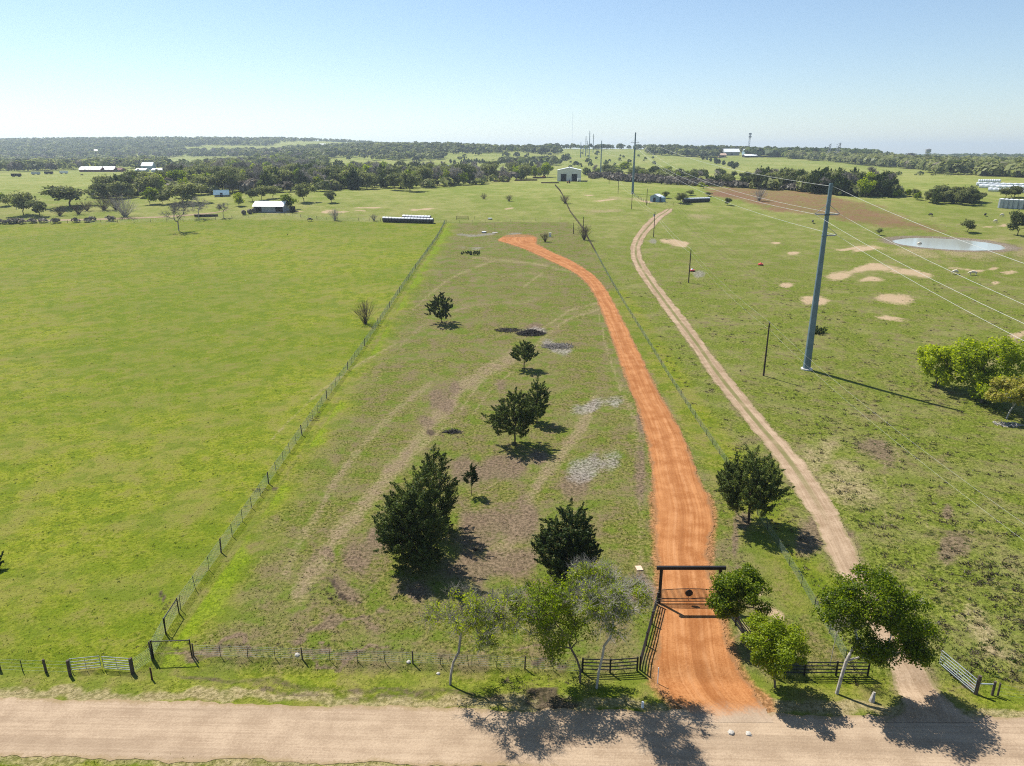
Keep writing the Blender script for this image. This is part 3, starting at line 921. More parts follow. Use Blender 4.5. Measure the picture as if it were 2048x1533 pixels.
# gravel road across the front
xs = np.arange(-260, 261, 8.)
top = np.stack([xs, 43.6 - .028 * xs, 0 * xs], 1); bot = np.stack([xs, 38.2 - .028 * xs, 0 * xs], 1)
tag(link('gravel_road', strip_mesh('gravel_road', bot, top, .025, 'gravel', .42, 13, .16, 3)), 'pale tan gravel road crossing the foreground', 'road', kind='structure')
tag(link('driveway', strip_mesh('driveway', DL, DR, .036, 'orangedirt', .18, 16, .13, 4)), 'orange dirt driveway winding from the black ranch gate', 'driveway', kind='structure')
tag(link('farm_track', strip_mesh('farm_track', TL, TR, .045, 'tan', .22, 14, .16, 5)), 'pale two rut farm track curving through the pasture', 'track', kind='structure')
fl = GG([0, 120, 260, 330, 420, 455, 475], [444, 441, 437, 434, 427, 420, 412]); 
fl2 = fl.copy(); fl2[:, 1] -= 2.2
fl[:, 1] += 2.2
tag(link('farm_lane', strip_mesh('farm_lane', fl2, fl, .05, 'tan', 1., 5, .1, 6)), 'thin pale dirt lane beyond the mown left pasture', 'track', kind='structure')

# pond
px, py, rx, ry, lv = POND
m_, nt, b, o = mat('pond_water')
pos = N(nt, 'NewGeometry').outputs['Position']
b.inputs['Base Color'].default_value = (.36, .38, .34, 1)
b.inputs['Roughness'].default_value = .12
b.inputs['IOR'].default_value = 1.33
b.inputs['Specular IOR Level'].default_value = .5
M['water'] = m_
k = 72
th = np.arange(k) * 2 * np.pi / k
rr = 1.0 + .05 * np.sin(2 * th + .5) + .03 * np.sin(5 * th)
P = np.stack([px + rx * 1.0 * rr * np.cos(th), py + ry * rr * np.sin(th), 0 * th + lv - .02], 1)
tag(link('pond', mesh('pond', P, [list(range(k))], 'water')), 'shallow pale grey stock pond with muddy banks', 'pond', kind='structure')

# near grass blades
n = 240000
q = R.random(n)
Yg = 36 + 120 * q ** 1.7
Xg = R.uniform(-.80, .80, n) * (Yg + 28)
Zg = zf(Xg, Yg)
pm = paint(Xg, Yg, Zg)
inroad = (np.abs(Yg + .028 * Xg - 41.25) < 2.7)
dv = line_dist(Xg, Yg, DRIVE_C[:, :2]); tv = line_dist(Xg, Yg, TRACK_C[:, :2])
wD = np.interp(Yg, DRIVE_C[:, 1], np.linalg.norm(DR - DL, axis=1) / 2) + .1
wD = np.where(Yg < 52, np.maximum(wD, 5.), wD)
bare = np.maximum.reduce([pm[:, 2] * .8, pm[:, 3], pm[:, 5], pm[:, 6] * .8])
keep = (R.random(n) > sstep(85, 156, Yg)) & (~inroad) & (dv > wD) & (tv > 1.8) & (R.random(n) > bare) & (R.random(n) > pm[:, 7] * .9)
Xg, Yg, Zg, pm = Xg[keep], Yg[keep], Zg[keep], pm[keep]
n = len(Xg)
s = R.uniform(.05, .13, n) * (1 + .6 * (Yg / 100)) * np.where(pm[:, 0] > .5, .75, 1.1)
ang = R.uniform(0, 6.283, n); wd = s * R.uniform(.25, .6, n)
dx, dy = np.cos(ang) * wd, np.sin(ang) * wd
tip = np.stack([Xg + R.normal(size=n) * s * .9, Yg + R.normal(size=n) * s * .9, Zg + s * R.uniform(.3, .7, n)], 1)
V = np.stack([np.stack([Xg - dx, Yg - dy, Zg - .02], 1), np.stack([Xg + dx, Yg + dy, Zg - .02], 1), tip], 1).reshape(-1, 3)
me = mesh('grass', V, np.arange(3 * n).reshape(-1, 3), 'blades')
set_masks(me, np.repeat(pm, 3, 0))
tag(link('pasture_grass', me), 'short green grass blades over the near pasture', 'grass', kind='stuff')

# dark weed clumps of the rough pasture
def weeds(name, n, sampler, size, m, label):
    C = sampler(n)
    n = len(C)
    per = 16
    ci = np.repeat(np.arange(n), per)
    sz = (size * R.uniform(.5, 1.4, n))[ci]
    d = unit(R.normal(size=(n * per, 3)) * (1, 1, .6) + (0, 0, .5)); d[:, 2] = np.abs(d[:, 2])
    base = C[ci] + R.normal(size=(n * per, 3)) * (sz * .45)[:, None] * (1, 1, 0)
    a = unit(np.cross(d, R.normal(size=d.shape)))
    V = np.stack([base - a * sz[:, None] * .12, base + a * sz[:, None] * .12, base + d * sz[:, None] * .8 * R.uniform(.5, 1, (n * per, 1))], 1)
    tag(link(name, mesh(name, V.reshape(-1, 3), np.arange(3 * n * per).reshape(-1, 3), m)), label, 'weeds', kind='stuff')

def samp_right(n):
    v = 560 + 840 * R.random(n) ** 1.0
    u = R.uniform(1180, 2048, n)
    lim = np.interp(v, [p[1] for p in RIGHT_FENCE_PX], [p[0] for p in RIGHT_FENCE_PX]) + 10
    u = np.where(u < lim, lim + R.random(n) * (2048 - lim), u)
    p = GG(u, v)
    dens = .35 + .65 * (np.sin(p[:, 0] / 7.) * np.sin(p[:, 1] / 9. + p[:, 0] / 23) > .1)
    tv = line_dist(p[:, 0], p[:, 1], TRACK_C[:, :2])
    return p[(R.random(n) < dens) & (tv > 3.2) & (p[:, 1] > 46.5)]
M['weed'] = foliage('dry_weed', (.045, .038, .022), (.125, .105, .065), .2, (.20, .16, .10))
M['weedgreen'] = foliage('green_weed', (.035, .06, .010), (.10, .14, .03), .3)
weeds('dry_weeds', 2600, samp_right, .42, 'weed', 'scattered brown weed clumps over the rough right pasture')
weeds('green_weeds', 2400, samp_right, .32, 'weedgreen', 'scattered dark green tufts over the rough right pasture')
def samp_left(n):
    p = GG(R.uniform(0, 880, n), 470 + 840 * R.random(n) ** 1.2)
    return p[poly_mask(p[:, 0], p[:, 1], LEFT_FIELD, .1) > .9]
weeds('pasture_tufts', 1000, samp_left, .2, 'weedgreen', 'sparse darker tufts in the mown left pasture')
def samp_dirt(n):
    E = np.array(DIRT + MUD + ASH)[R.integers(0, len(DIRT + MUD + ASH), n)]
    a = R.uniform(0, 6.28, n); r = R.random(n) ** .5 * 1.1
    p = GG(E[:, 0] + E[:, 2] * r * np.cos(a), E[:, 1] + E[:, 3] * r * np.sin(a))
    dv = line_dist(p[:, 0], p[:, 1], DRIVE_C[:, :2])
    return p[(dv > 4) & (p[:, 1] > 45)]
weeds('clod_litter', 1500, samp_dirt, .16, 'browntwig', 'loose clods and plant litter on the bare patches')
# ------------------------------------------------------------------ fences
def along(P, step):
    """points at even spacing along a ground polyline"""
    P = np.asarray(P)[:, :2]
    s = np.concatenate([[0], np.cumsum(np.linalg.norm(np.diff(P, axis=0), axis=1))])
    q = np.linspace(0, s[-1], max(2, int(round(s[-1] / step)) + 1))
    x = np.interp(q, s, P[:, 0]); y = np.interp(q, s, P[:, 1])
    return np.stack([x, y, zf(x, y)], 1)

_pm = {}
def post_mesh(kind, h, r):
    k = (kind, h, r)
    if k not in _pm:
        if kind == 'tpost':
            b = MB().box((0, 0, h / 2 - .15), (r * 2, r * .7, h + .3)).box((0, r * .8, h / 2 - .15), (r * .6, r * 1.1, h + .3))
        else:
            b = MB().tube([(0, 0, -.3), (0, 0, h * .5), (0.01, 0, h)], [r * 1.05, r, r * .93], 8)
        _pm[k] = b.me('post', {'tpost': 'tpost', 'wood': 'dullwood', 'pipe': 'rust', 'black': 'black'}[kind])
    return _pm[k]

def wire_fence(name, line, label, h=1.4, step=3.4, wires=6, stays=0., r=.0045, every=5, woodr=.07, tr=.03, big='wood', lean=.03, wmat='wire'):
    pts = along(line, step)
    root = empty(name, pts[0])
    tag(root, label, 'fence')
    o = pts[0]
    for i, p in enumerate(pts):
        b = (i % every == 0)
        ob = link('post', post_mesh(big if b else 'tpost', h + (.12 if b else 0), woodr if b else tr), root, p - o, R.uniform(0, 3))
        ob.rotation_euler = (R.normal() * lean, R.normal() * lean, R.uniform(0, 3))
    V = []
    hs = np.linspace(.12, h - .04, wires)
    p0, p1 = [], []
    for z in hs:
        p0.append(pts[:-1] - o + (0, 0, z)); p1.append(pts[1:] - o + (0, 0, z))
    if stays:
        s = along(pts, stays)
        p0.append(s - o + (0, 0, .08)); p1.append(s - o + (0, 0, h - .05))
    p0 = np.concatenate(p0); p1 = np.concatenate(p1)
    v, f = frusta(p0, p1, np.full(len(p0), r), np.full(len(p0), r), 3)
    link('wire_mesh', mesh('wire_mesh', v, f, wmat), root)
    return root

def rail_fence(name, line, label, h=1.25, step=2.45, rails=4, m='black', pr=.075):
    pts = along(line, step)
    root = empty(name, pts[0])
    tag(root, label, 'fence')
    o = pts[0]
    for p in pts:
        MB().tube([p - o + (0, 0, -.3), p - o + (0, 0, h + .1)], pr, 8).obj('post', m, root)
    for a, b in zip(pts[:-1], pts[1:]):
        for z in np.linspace(.28, h, rails):
            MB().tube([a - o + (0, 0, z), b - o + (0, 0, z)], .048, 6).obj('rail', m, root)
    return root

def hbrace(name, a, b, label, h=1.8, r=.065, m='black'):
    root = empty(name, a); tag(root, label, 'fence brace')
    d = b - a
    MB().tube([(0, 0, -.3), (0, 0, h)], r, 10).obj('post', m, root)
    MB().tube([d + (0, 0, -.3), d + (0, 0, h * .97)], r * .85, 10).obj('post', m, root)
    MB().tube([(0, 0, h * .93), d + (0, 0, h * .92)], r * .7, 8).obj('top_rail', m, root)
    return root

corner = LEFT_FENCE[0]
wire_fence('woven_wire_fence', LEFT_FENCE, 'long woven wire fence between the mown left pasture and cleared lot', 1.55, 3.3, 9, .28, .009, 5, .075, .028)
lf = along(LEFT_FENCE, 3.0)
hbrace('corner_brace', corner + (.12, .05, 0), G(384, 1314), 'dark pipe corner brace at the front end of the long woven fence')
hbrace('corner_brace', lf[1] + (.1, 0, 0), lf[2] + (.1, 0, 0), 'dark pipe brace standing in the long woven fence just past its corner', 1.7)
FRONT = GG([387, 515, 651, 792, 930, 1060, 1163], [1312, 1316, 1321, 1326, 1332, 1338, 1345])
wire_fence('wire_fence', FRONT, 'low wire fence with thin posts along the gravel road verge', 1.1, 2.4, 6, .6, .007, 4, .06, .025)
wire_fence('wire_fence', RIGHT_FENCE[3:], 'woven wire fence between the orange driveway and the farm track', 1.15, 3.6, 8, .3, .006, 50, .06, .03)
wire_fence('wire_fence', RIGHT_FENCE[:4], 'overgrown dark fence line running up to the white metal barn', 1.2, 4.0, 6, .5, .02, 3, .09, .05, wmat='browntwig')
LF2 = GG([0, 40, 96, 140], [1341, 1343, 1345, 1346])
wire_fence('wire_fence', LF2, 'short wire fence with heavy posts left of the twin tubular gates', 1.15, 2.3, 4, 0, .005, 2, .1, .03)
wire_fence('wire_fence', GG([268, 304], [1345, 1322]), 'short wire panel joining the twin tubular gates to the corner brace', 1.3, 1.6, 9, .2, .006, 9, .06, .03)
wire_fence('wire_fence', GG([570, 640, 760, 888], [431, 440, 443, 447]), 'far cross fence beside the row of wrapped bales', 1.3, 5, 5, 0, .01, 2, .09, .04)
wire_fence('wire_fence', GG([893, 980, 1120], [446, 446, 441]), 'far cross fence at the top end of the cleared lot', 1.2, 6, 4, 0, .008, 3, .06, .04)
wire_fence('wire_fence', GG([0, 200, 420, 560], [449, 446, 441, 431]), 'far roadside fence along the thin dirt lane', 1.2, 7, 4, 0, .012, 1, .08, .04)
wire_fence('wire_fence', GG([1266, 1284, 1300, 1345, 1375], [391, 402, 410, 411, 410]), 'pen fence around the small white storage shed', 1.3, 4, 5, 0, .012, 1, .09, .04)
wire_fence('wire_fence', GG([1880, 1960, 2048], [1297, 1262, 1225]) * 0 + GG([1995, 2030, 2090], [1392, 1398, 1405]), 'wire fence running on from the pale tubular farm gate', 1.1, 3., 4, 0, .005, 9, .07, .03)
EXTRA = [(304, 1340, 1.2, .07, 'wood'), (96, 1352, 1.1, .09, 'wood'), (139, 1352, 1.3, .11, 'wood')]
p = G(304, 1360); MB().tube([(0, 0, -.2), (.03, 0, .6), (0, .02, 1.15)], [.075, .07, .06], 8).obj('leaning_post', 'rust', None, p)
tag(bpy.data.objects['leaning_post'], 'single rusty post in the verge by the corner brace', 'post')

# black board fences flanking the ranch gate
gp = G(1318, 1207); gq = G(1434, 1206)
gq = np.array([gq[0], gp[1], gp[2]])
W1 = GG([1165, 1220, 1274], [1344, 1346, 1342])
rail_fence('rail_fence', W1, 'black four rail fence section with its end at the wire fence', 1.25, 2.2)
rail_fence('rail_fence', np.array([W1[-1] + (.25, .1, 0), gp + (-.25, -.3, 0)]), 'black rail fence wing leading up to the left gate post', 1.25, 2.6)
E1 = GG([1545, 1640, 1735], [1351, 1351, 1352])
rail_fence('rail_fence', np.array([gq + (.25, -.3, 0), E1[0] + (-.25, .2, 0)]), 'black rail fence wing behind the rounded green trees', 1.25, 2.6)
rail_fence('rail_fence', E1, 'black rail fence section behind the big spreading tree', 1.25, 2.3)

# ranch gateway
root = empty('ranch_gateway', gp)
tag(root, 'tall black pipe gateway with arched picket gate and round emblem', 'gate')
gw = gq[0] - gp[0]; gh = HT(gp, 1137)
MB().tube([(0, 0, -.4), (0, 0, gh)], .15, 12).obj('gate_post', 'black', root)
MB().tube([(gw, 0, -.4), (gw, 0, gh)], .15, 12).obj('gate_post', 'black', root)
MB().box((gw / 2, 0, gh + .05), (gw + .9, .26, .30)).obj('beam', 'black', root)
n = 22
hw = gw / 2 - .22
for s in (0, 1):
    leaf = MB()
    x0 = .2 + s * (hw + .04); x1 = x0 + hw
    arch = lambda x: 1.42 + .16 * (1 - ((x - gw / 2) / (gw / 2)) ** 2)
    leaf.tube([(x0, 0, .18), (x0, 0, arch(x0))], .03 if s == 0 else .015, 6); leaf.tube([(x1, 0, .18), (x1, 0, arch(x1))], .015 if s == 0 else .03, 6)
    for z in (.2, .50): leaf.tube([(x0, 0, z), (x1, 0, z)], .03, 6)
    leaf.tube([(x, 0, arch(x)) for x in np.linspace(x0, x1, 9)], .032, 6)
    lo = leaf.obj('gate_leaf', 'black', root)
    pk = None
    for x in np.linspace(x0, x1, n + 2)[1:-1]:
        MB().box((x, 0, (.2 + arch(x)) / 2), (.028, .028, arch(x) - .2)).obj('picket', 'black', lo)
    MB().tube([(x0, 0, .5), ((x0 + x1) / 2, 0, .62), (x1, 0, .78)] if s else [(x1, 0, .5), (x0, 0, .55)], .018, 5).obj('brace_rod', 'black', lo)
MB().tube([(gw / 2, -.06, 1.12), (gw / 2, .02, 1.12)], .34, 28).obj('round_emblem', 'black', root)
MB().box((gw * .9, -.1, .95), (.22, .16, .3)).obj('gate_opener', 'black', root)

# tubular farm gates
def tube_gate(name, a, b, label, h=1.3, bars=5, m='gatesteel', z0=.18):
    root = empty(name, a); tag(root, label, 'gate', )
    d = b - a
    MB().tube([(0, 0, z0), (0, 0, h)], .026, 6).tube([d + (0, 0, z0), d + (0, 0, h)], .026, 6).tube([d / 2 + (0, 0, z0), d / 2 + (0, 0, h)], .02, 6).obj('end_frame', m, root)
    for z in z0 + (h - z0) * np.linspace(0, 1, bars) ** 1.15:
        MB().tube([(0, 0, z), d + (0, 0, z)], .03, 6).obj('bar', m, root)
    return root
tube_gate('tubular_gate', G(144, 1344), G(203, 1338), 'pale tubular gate left ajar beside a heavy post', 1.25, 5)
tube_gate('tubular_gate', G(209, 1340), G(262, 1344), 'pale tubular gate next to the corner brace', 1.3, 6)
for u, v, lab in ((141, 1352, 'heavy dark hinge post of the gate left ajar'), (265, 1348, 'heavy dark hinge post between the pale gate and corner brace')):
    p = G(u, v); tag(MB().tube([(0, 0, -.3), (0, 0, .7), (.02, 0, 1.5)], [.13, .125, .12], 10).obj('gate_post', 'dullwood', None, p), lab, 'post')
ga, gb = G(1878, 1330), G(1951, 1389)
tube_gate('tubular_gate', ga, gb - (.15, 0, 0), 'long pale tubular gate swung open beside the farm track', 1.4, 6, 'steel')
root = empty('gate_brace', gb); tag(root, 'brown wooden brace post with rail holding the long pale gate', 'fence brace')
MB().tube([(0, 0, -.3), (0, 0, 1.0), (.03, 0, 1.75)], [.15, .14, .13], 10).obj('post', 'dullwood', root)
g2 = G(1984, 1391) - gb
MB().tube([g2 + (0, 0, -.3), g2 + (0, 0, 1.3)], .1, 10).obj('post', 'dullwood', root)
MB().tube([(0, 0, 1.0), g2 + (0, 0, 1.05)], .05, 8).obj('rail', 'steel', root)
root = empty('pipe_gate', G(913, 440)); tag(root, 'far rusty pipe gate frame in the cross fence', 'gate')
for x in (0, 5.5, 8.5): MB().tube([(x, 0, -.2), (x, 0, 1.6)], .09, 6).obj('post', 'rust', root)
for z in (.6, 1.1, 1.5): MB().tube([(0, 0, z), (5.5, 0, z)], .06, 6).obj('rail', 'rust', root)

# ------------------------------------------------------------------ power poles and wires
def catenary(a, b, sag, n=24):
    t = np.linspace(0, 1, n)[:, None]
    P = a * (1 - t) + b * t
    P[:, 2] -= (4 * sag * t * (1 - t))[:, 0]
    return P

def wire(name, a, b, sag, label, group=None, r=.022, n=24):
    P = catenary(np.array(a, float), np.array(b, float), sag, n)
    o = P[0].copy()
    ob = MB().tube(P - o, r, 5).obj(name, 'conductor', None, o, smooth=True)
    return tag(ob, label, 'power line', group)

def trans_pole(p, h, label, group=None, r0=.72, r1=.34):
    root = empty('transmission_pole', p); tag(root, label, 'power pole', group)
    MB().tube([(0, 0, -.2), (0, 0, h * .25), (0, 0, h * .5), (0, 0, h * .75), (0, 0, h)], [r0, r0 * .87, (r0 + r1) / 2, r1 * 1.25, r1], 12).obj('shaft', 'polesteel', root)
    MB().tube([(0, 0, -.3), (0, 0, .22)], r0 * 1.5, 16).obj('foundation', 'concrete', root)
    MB().box((0, 0, h + .1), (r1 * 1.3, r1 * 1.3, .2)).obj('cap', 'polesteel', root)
    for s, dz in ((-1, 5.4), (1, 5.4), (1, 9.2)):
        z = h - dz
        ins = MB().tube([(s * r1, 0, z), (s * 2.3, 0, z + .12)], [.10, .07], 8)
        for k in range(8):
            x = s * (.65 + k * .19)
            ins.tube([(x - .035, 0, z + .03), (x + .035, 0, z + .03)], .15, 8)
        io = ins.obj('insulator_arm', 'insul', root)
        MB().tube([(s * r1, 0, z + 1.7), (s * 1.3, 0, z + .95), (s * 2.3, 0, z + .14)], .045, 6).obj('stay', 'insul', io)
        MB().tube([(0, 0, z - .12), (0, 0, z + .12)], r1 * 1.45, 12).obj('collar', 'polesteel', io)
    MB().tube([(0, 0, h - .5), (.55, 0, h - .4)], .05, 6).obj('shield_bracket', 'polesteel', root)
    return root

T1 = G(1613, 739); T2 = G(1265, 388); T3 = G(1201, 350)
H1, H2, H3 = HT(T1, 369), HT(T2, 266), HT(T3, 282)
T0 = T1 + (T1 - T2) * np.array((1, 1, 0)) * .85; T0[2] = 0
trans_pole(T1, H1, 'tall blue grey steel pole standing in the right pasture')
trans_pole(T2, H2, 'tall steel pole beside the small white storage shed')
trans_pole(T3, H3, 'tall steel pole rising out of the brush past the white barn')
FARP = [(1178, 318, 262), (1171, 313, 273), (1161, 316, 285), (1186, 306, 268), (1166, 309, 290), (1174, 306, 282)]
prev = T3; prevh = H3
for k, (u, v, tp) in enumerate(FARP[:3]):
    p = G(u, v)
    trans_pole(p, HT(p, tp), 'slender distant steel pole in the cluster below the lattice tower', 'distant steel poles', .8, .45)
for u, v, tp in FARP[3:]:
    p = G(u, v)
    trans_pole(p, HT(p, tp), 'slender distant steel pole in the cluster below the lattice tower', 'distant steel poles', .8, .45)
att = ((0.5, -.4, 'top shield wire'), (-2.3, -5.3, 'left conductor wire'), (2.3, -5.3, 'upper right conductor wire'), (2.3, -9.1, 'lower right conductor wire'))
for x, dz, nm in att:
    a = lambda T, H: (T[0] + x, T[1], T[2] + H + dz)
    wire('power_line', a(T0, H1), a(T1, H1), 8.5, nm + ' running overhead from the blue grey steel pole towards the road', r=.02)
    wire('power_line', a(T1, H1), a(T2, H2), 5.0 if dz < -1 else 3.5, nm + ' between the blue grey pole and the pole by the shed', r=.026)
    wire('power_line', a(T2, H2), a(T3, H3), 4.5, nm + ' beyond the pole by the small white shed', r=.035)

DP = [(1527, 752, 647, 'bare wooden pole left of the tall blue grey steel pole'), (1377, 566, 500, 'bare wooden pole standing beside the red feeder'), (1307, 475, 424, 'wooden pole beside the bend of the farm track carrying a transformer'),
      (1263, 419, 386, 'wooden pole in line with the steel pole by the shed'), (1293, 411, 378, 'wooden pole at the corner of the white shed pen'), (1236, 388, 359, 'wooden pole in open pasture past the shed'), (1218, 369, 344, 'wooden pole at the edge of the brush strip'), (1166, 470, 434, 'thin wooden pole by the bare tree on the fence line'), (1147, 468, 446, 'short pole on the fence line near the drive end')]
D = []
for k, (u, v, tp, lab) in enumerate(DP):
    p = G(u, v); h = HT(p, tp)
    root = empty('utility_pole', p); tag(root, lab, 'power pole')
    MB().tube([(0, 0, -.3), (0, 0, h * .5), (0, 0, h)], [.17, .15, .12], 9).obj('shaft', 'darkbark', root)
    if h > 8:
        MB().tube([(0, 0, h), (0, 0, h + .3)], .05, 6).obj('insulator', 'insul', root)
        MB().tube([(0, 0, h - 1.3), (.25, 0, h - 1.3)], .04, 6).obj('neutral_bracket', 'insul', root)
    if k == 2:
        MB().tube([(-.35, 0, h - 1.9), (-.35, 0, h - .9)], .24, 10).obj('transformer', 'steel', root)
    D.append((p, h))
d0 = D[0][0] + (D[0][0] - D[1][0]) * np.array((1, 1, 0)) * 1.0
ends = [(d0, D[0][1])] + [D[i] for i in (0, 1, 2, 3, 5, 6)]
nmz = ['from the bare wooden pole towards the road', 'past the red feeder pole', 'along the farm track bend', 'past the white shed pen', 'over the open far pasture', 'near the brush strip']
for k in range(len(ends) - 1):
    (a, ha), (b, hb) = ends[k], ends[k + 1]
    for dz, x, nm in ((.25, 0, 'upper'), (-1.3, .25, 'lower')):
        wire('distribution_line', a + (x, 0, ha + dz), b + (x, 0, hb + dz), 1.1, nm + ' thin wire of the wooden pole line ' + nmz[k], r=.0065 if k < 2 else .014)

# lattice towers and far masts
def lattice(name, p, h, w0, w1, label, catg='tower', n=14, r=.35, m='lattice'):
    root = empty(name, p); tag(root, label, catg)
    cs = [(math.cos(a), math.sin(a)) for a in (.5, 2.6, 4.7)]
    for x, y in cs:
        MB().tube([(x * w0, y * w0, 0), (x * w1, y * w1, h)], r, 5).obj('leg', m, root)
    br = MB()
    for k in range(n):
        t, t2 = k / n, (k + 1) / n
        w, w2 = w0 + (w1 - w0) * t, w0 + (w1 - w0) * t2
        for i in range(3):
            j = (i + 1) % 3
            br.tube([(cs[i][0] * w, cs[i][1] * w, h * t), (cs[j][0] * w2, cs[j][1] * w2, h * t2)], r * .7, 4, False)
            br.tube([(cs[j][0] * w, cs[j][1] * w, h * t), (cs[i][0] * w, cs[i][1] * w, h * t)], r * .7, 4, False)
    br.obj('bracing', m, root)
    return root
p = G(1144, 297); lattice('lattice_tower', p, HT(p, 224), 9, 2.0, 'very tall pale lattice mast on the skyline', n=18, r=.5)
p = G(1497, 305); t_ = lattice('lattice_tower', p, HT(p, 267), 2.2, 1.6, 'thin skyline mast with two antenna rings above the pale buildings', n=12, r=.3)
for zz in (.82, .97): MB().tube([(0, 0, HT(p, 267) * zz - 1.5), (0, 0, HT(p, 267) * zz + 1.5)], 3.2, 12).obj('antenna_ring', 'insul', t_)
for u, tp, dx, lab in ((1655, 288, 4, 'shorter leaning derrick on the right skyline'), (1671, 286, 12, 'taller leaning derrick on the right skyline')):
    p = G(u, 322)
    root = empty('derrick', p); tag(root, lab, 'derrick')
    h = HT(p, tp)
    for s in (-2.5, 2.5): MB().tube([(s, 0, 0), (s * .3 + dx * .4, 0, h)], .5, 5).obj('leg', 'insul', root)
    b_ = MB()
    for k in range(9): b_.tube([(-2.5 + k * .1, 0, h * k / 9), (2.5 + dx * .03 * k, 0, h * (k + 1) / 9)], .3, 4)
    b_.obj('bracing', 'insul', root)
    if dx > 6: MB().tube([(-dx, 0, 0), (dx * .4, 0, h * .95)], .35, 5).obj('back_stay', 'insul', root)
p = G(1853, 322); h = HT(p, 297)
root = empty('water_tower', p); tag(root, 'distant water tower on legs at the right skyline', 'tower')
MB().tube([(0, 0, h * .62), (0, 0, h * .7), (0, 0, h * .92), (0, 0, h)], [2, 5, 5, 1], 14).obj('tank', 'insul', root)
for a in range(4): MB().tube([(5.5 * math.cos(a * 1.57), 5.5 * math.sin(a * 1.57), 0), (4 * math.cos(a * 1.57), 4 * math.sin(a * 1.57), h * .68)], .5, 5).obj('leg', 'insul', root)

# ------------------------------------------------------------------ buildings
def gable(name, p, L, W, H, rh, wall, roof, label, rz=0., doors=(), over=.4, wins=(), catg='building', ridge='x', porch=0, doorm='darkopen'):
    """gabled building, base corner-centred at p; ridge along local x"""
    root = empty(name, p, rz); tag(root, label, catg)
    l, w = L / 2, W / 2
    V = [(-l, -w, -.5), (l, -w, -.5), (l, w, -.5), (-l, w, -.5), (-l, -w, H), (l, -w, H), (l, w, H), (-l, w, H), (-l, 0, H + rh), (l, 0, H + rh)]
    F = [[0, 1, 5, 4], [2, 3, 7, 6], [1, 2, 6, 9, 5], [3, 0, 4, 8, 7]]
    link('wall', mesh('wall', V, F, wall), root)
    e = over; t = .16
    sl = rh / w
    rb = MB()
    for s in (-1, 1):
        A = [(-l - e, s * (w + e), H - sl * e + .05), (l + e, s * (w + e), H - sl * e + .05), (l + e, 0, H + rh + .05), (-l - e, 0, H + rh + .05)]
        B = [(x, y, z + t) for x, y, z in A]
        rb.add(A + B, [[0, 1, 2, 3], [4, 5, 6, 7], [0, 1, 5, 4], [1, 2, 6, 5], [2, 3, 7, 6], [3, 0, 4, 7]])
    ro = rb.obj('roof', roof, root)
    MB().box((0, 0, H + rh + .05 + t + .04), (L + 2 * e, .35, .1)).obj('ridge_cap', roof, ro)
    for side, x, dw, dh in doors:           # side: 'f' front long wall (-y), 'r' right gable, 'l' left gable
        if side == 'f': d = MB().box((x, -w - .04, dh / 2), (dw, .1, dh))
        elif side == 'l': d = MB().box((-l - .04, x, dh / 2), (.1, dw, dh))
        else: d = MB().box((l + .04, x, dh / 2), (.1, dw, dh))
        d.obj('door', doorm, root)
    for side, x, z, dw, dh in wins:
        if side == 'f': MB().box((x, -w - .04, z), (dw, .08, dh)).obj('window', 'darkopen', root)
        else: MB().box((l + .04, x, z), (.08, dw, dh)).obj('window', 'darkopen', root)
    return root

# white metal barn: its doored gable end faces the camera, so the ridge points away
p = G(1140, 363); s = mpp(p)
gable('metal_barn', p + (0, 8, 0), 20, 47 * s, 21 * s, 5 * s, 'cream', 'whiteroof', 'cream metal barn with two dark doorways in its gable end', math.radians(90 - 5), [('l', -10.5 * s, 11 * s, 14 * s), ('l', 11 * s, 11 * s, 14 * s)], .3)
p = G(539, 425); s = mpp(p)
r_ = gable('open_shed', p + (0, 3.5, 0), 60 * s, 8, 12 * s, 8 * s, 'greywall', 'whiteroof', 'long grey shed with white metal roof and open bays', math.radians(-4), [('f', 12, 3, 3)], .5, ())
for x in (-5.2, 5.4): MB().box((x, -4.06, 1.5), (3.6, .12, 2.4)).obj('open_bay', 'darkopen', r_)
p = G(884, 349); s = mpp(p)
gable('house', p + (0, 5, 0), 56 * s, 12, 8 * s, 9 * s, 'greywall', 'greyroof', 'grey roofed house among the cedars of the wooded belt', math.radians(8), [('f', -6, 2, 2.2)], .5, [('f', -1, 1.6, 1.4, 1.2), ('f', 4, 1.6, 1.4, 1.2)], 'house')
p = G(1314, 404); s = mpp(p)
gable('storage_shed', p + (0, 2, 0), 24 * s, 18 * s, 10 * s, 4 * s, 'bluewall', 'whiteroof', 'small pale blue storage shed with white roof inside a pen', math.radians(60), [('l', 0, 1.2, 2.2)], .3)
p = G(1326, 404); MB().tube([(0, 0, -.2), (0, 0, 2.3), (0, 0, 2.8)], [1.3, 1.3, .3], 14).obj('water_tank', 'bluewall', None, p); tag(bpy.data.objects['water_tank'], 'squat pale tank beside the small blue storage shed', 'tank')
p = G(438, 394); s = mpp(p)
gable('house', p + (0, 4, 0), 26 * s, 9, 4 * s, 8 * s, 'greywall', 'blueroof', 'small house with a blue roof half hidden by a big oak', math.radians(20), [('f', 0, 1.4, 2.2)], .5, (), 'house')
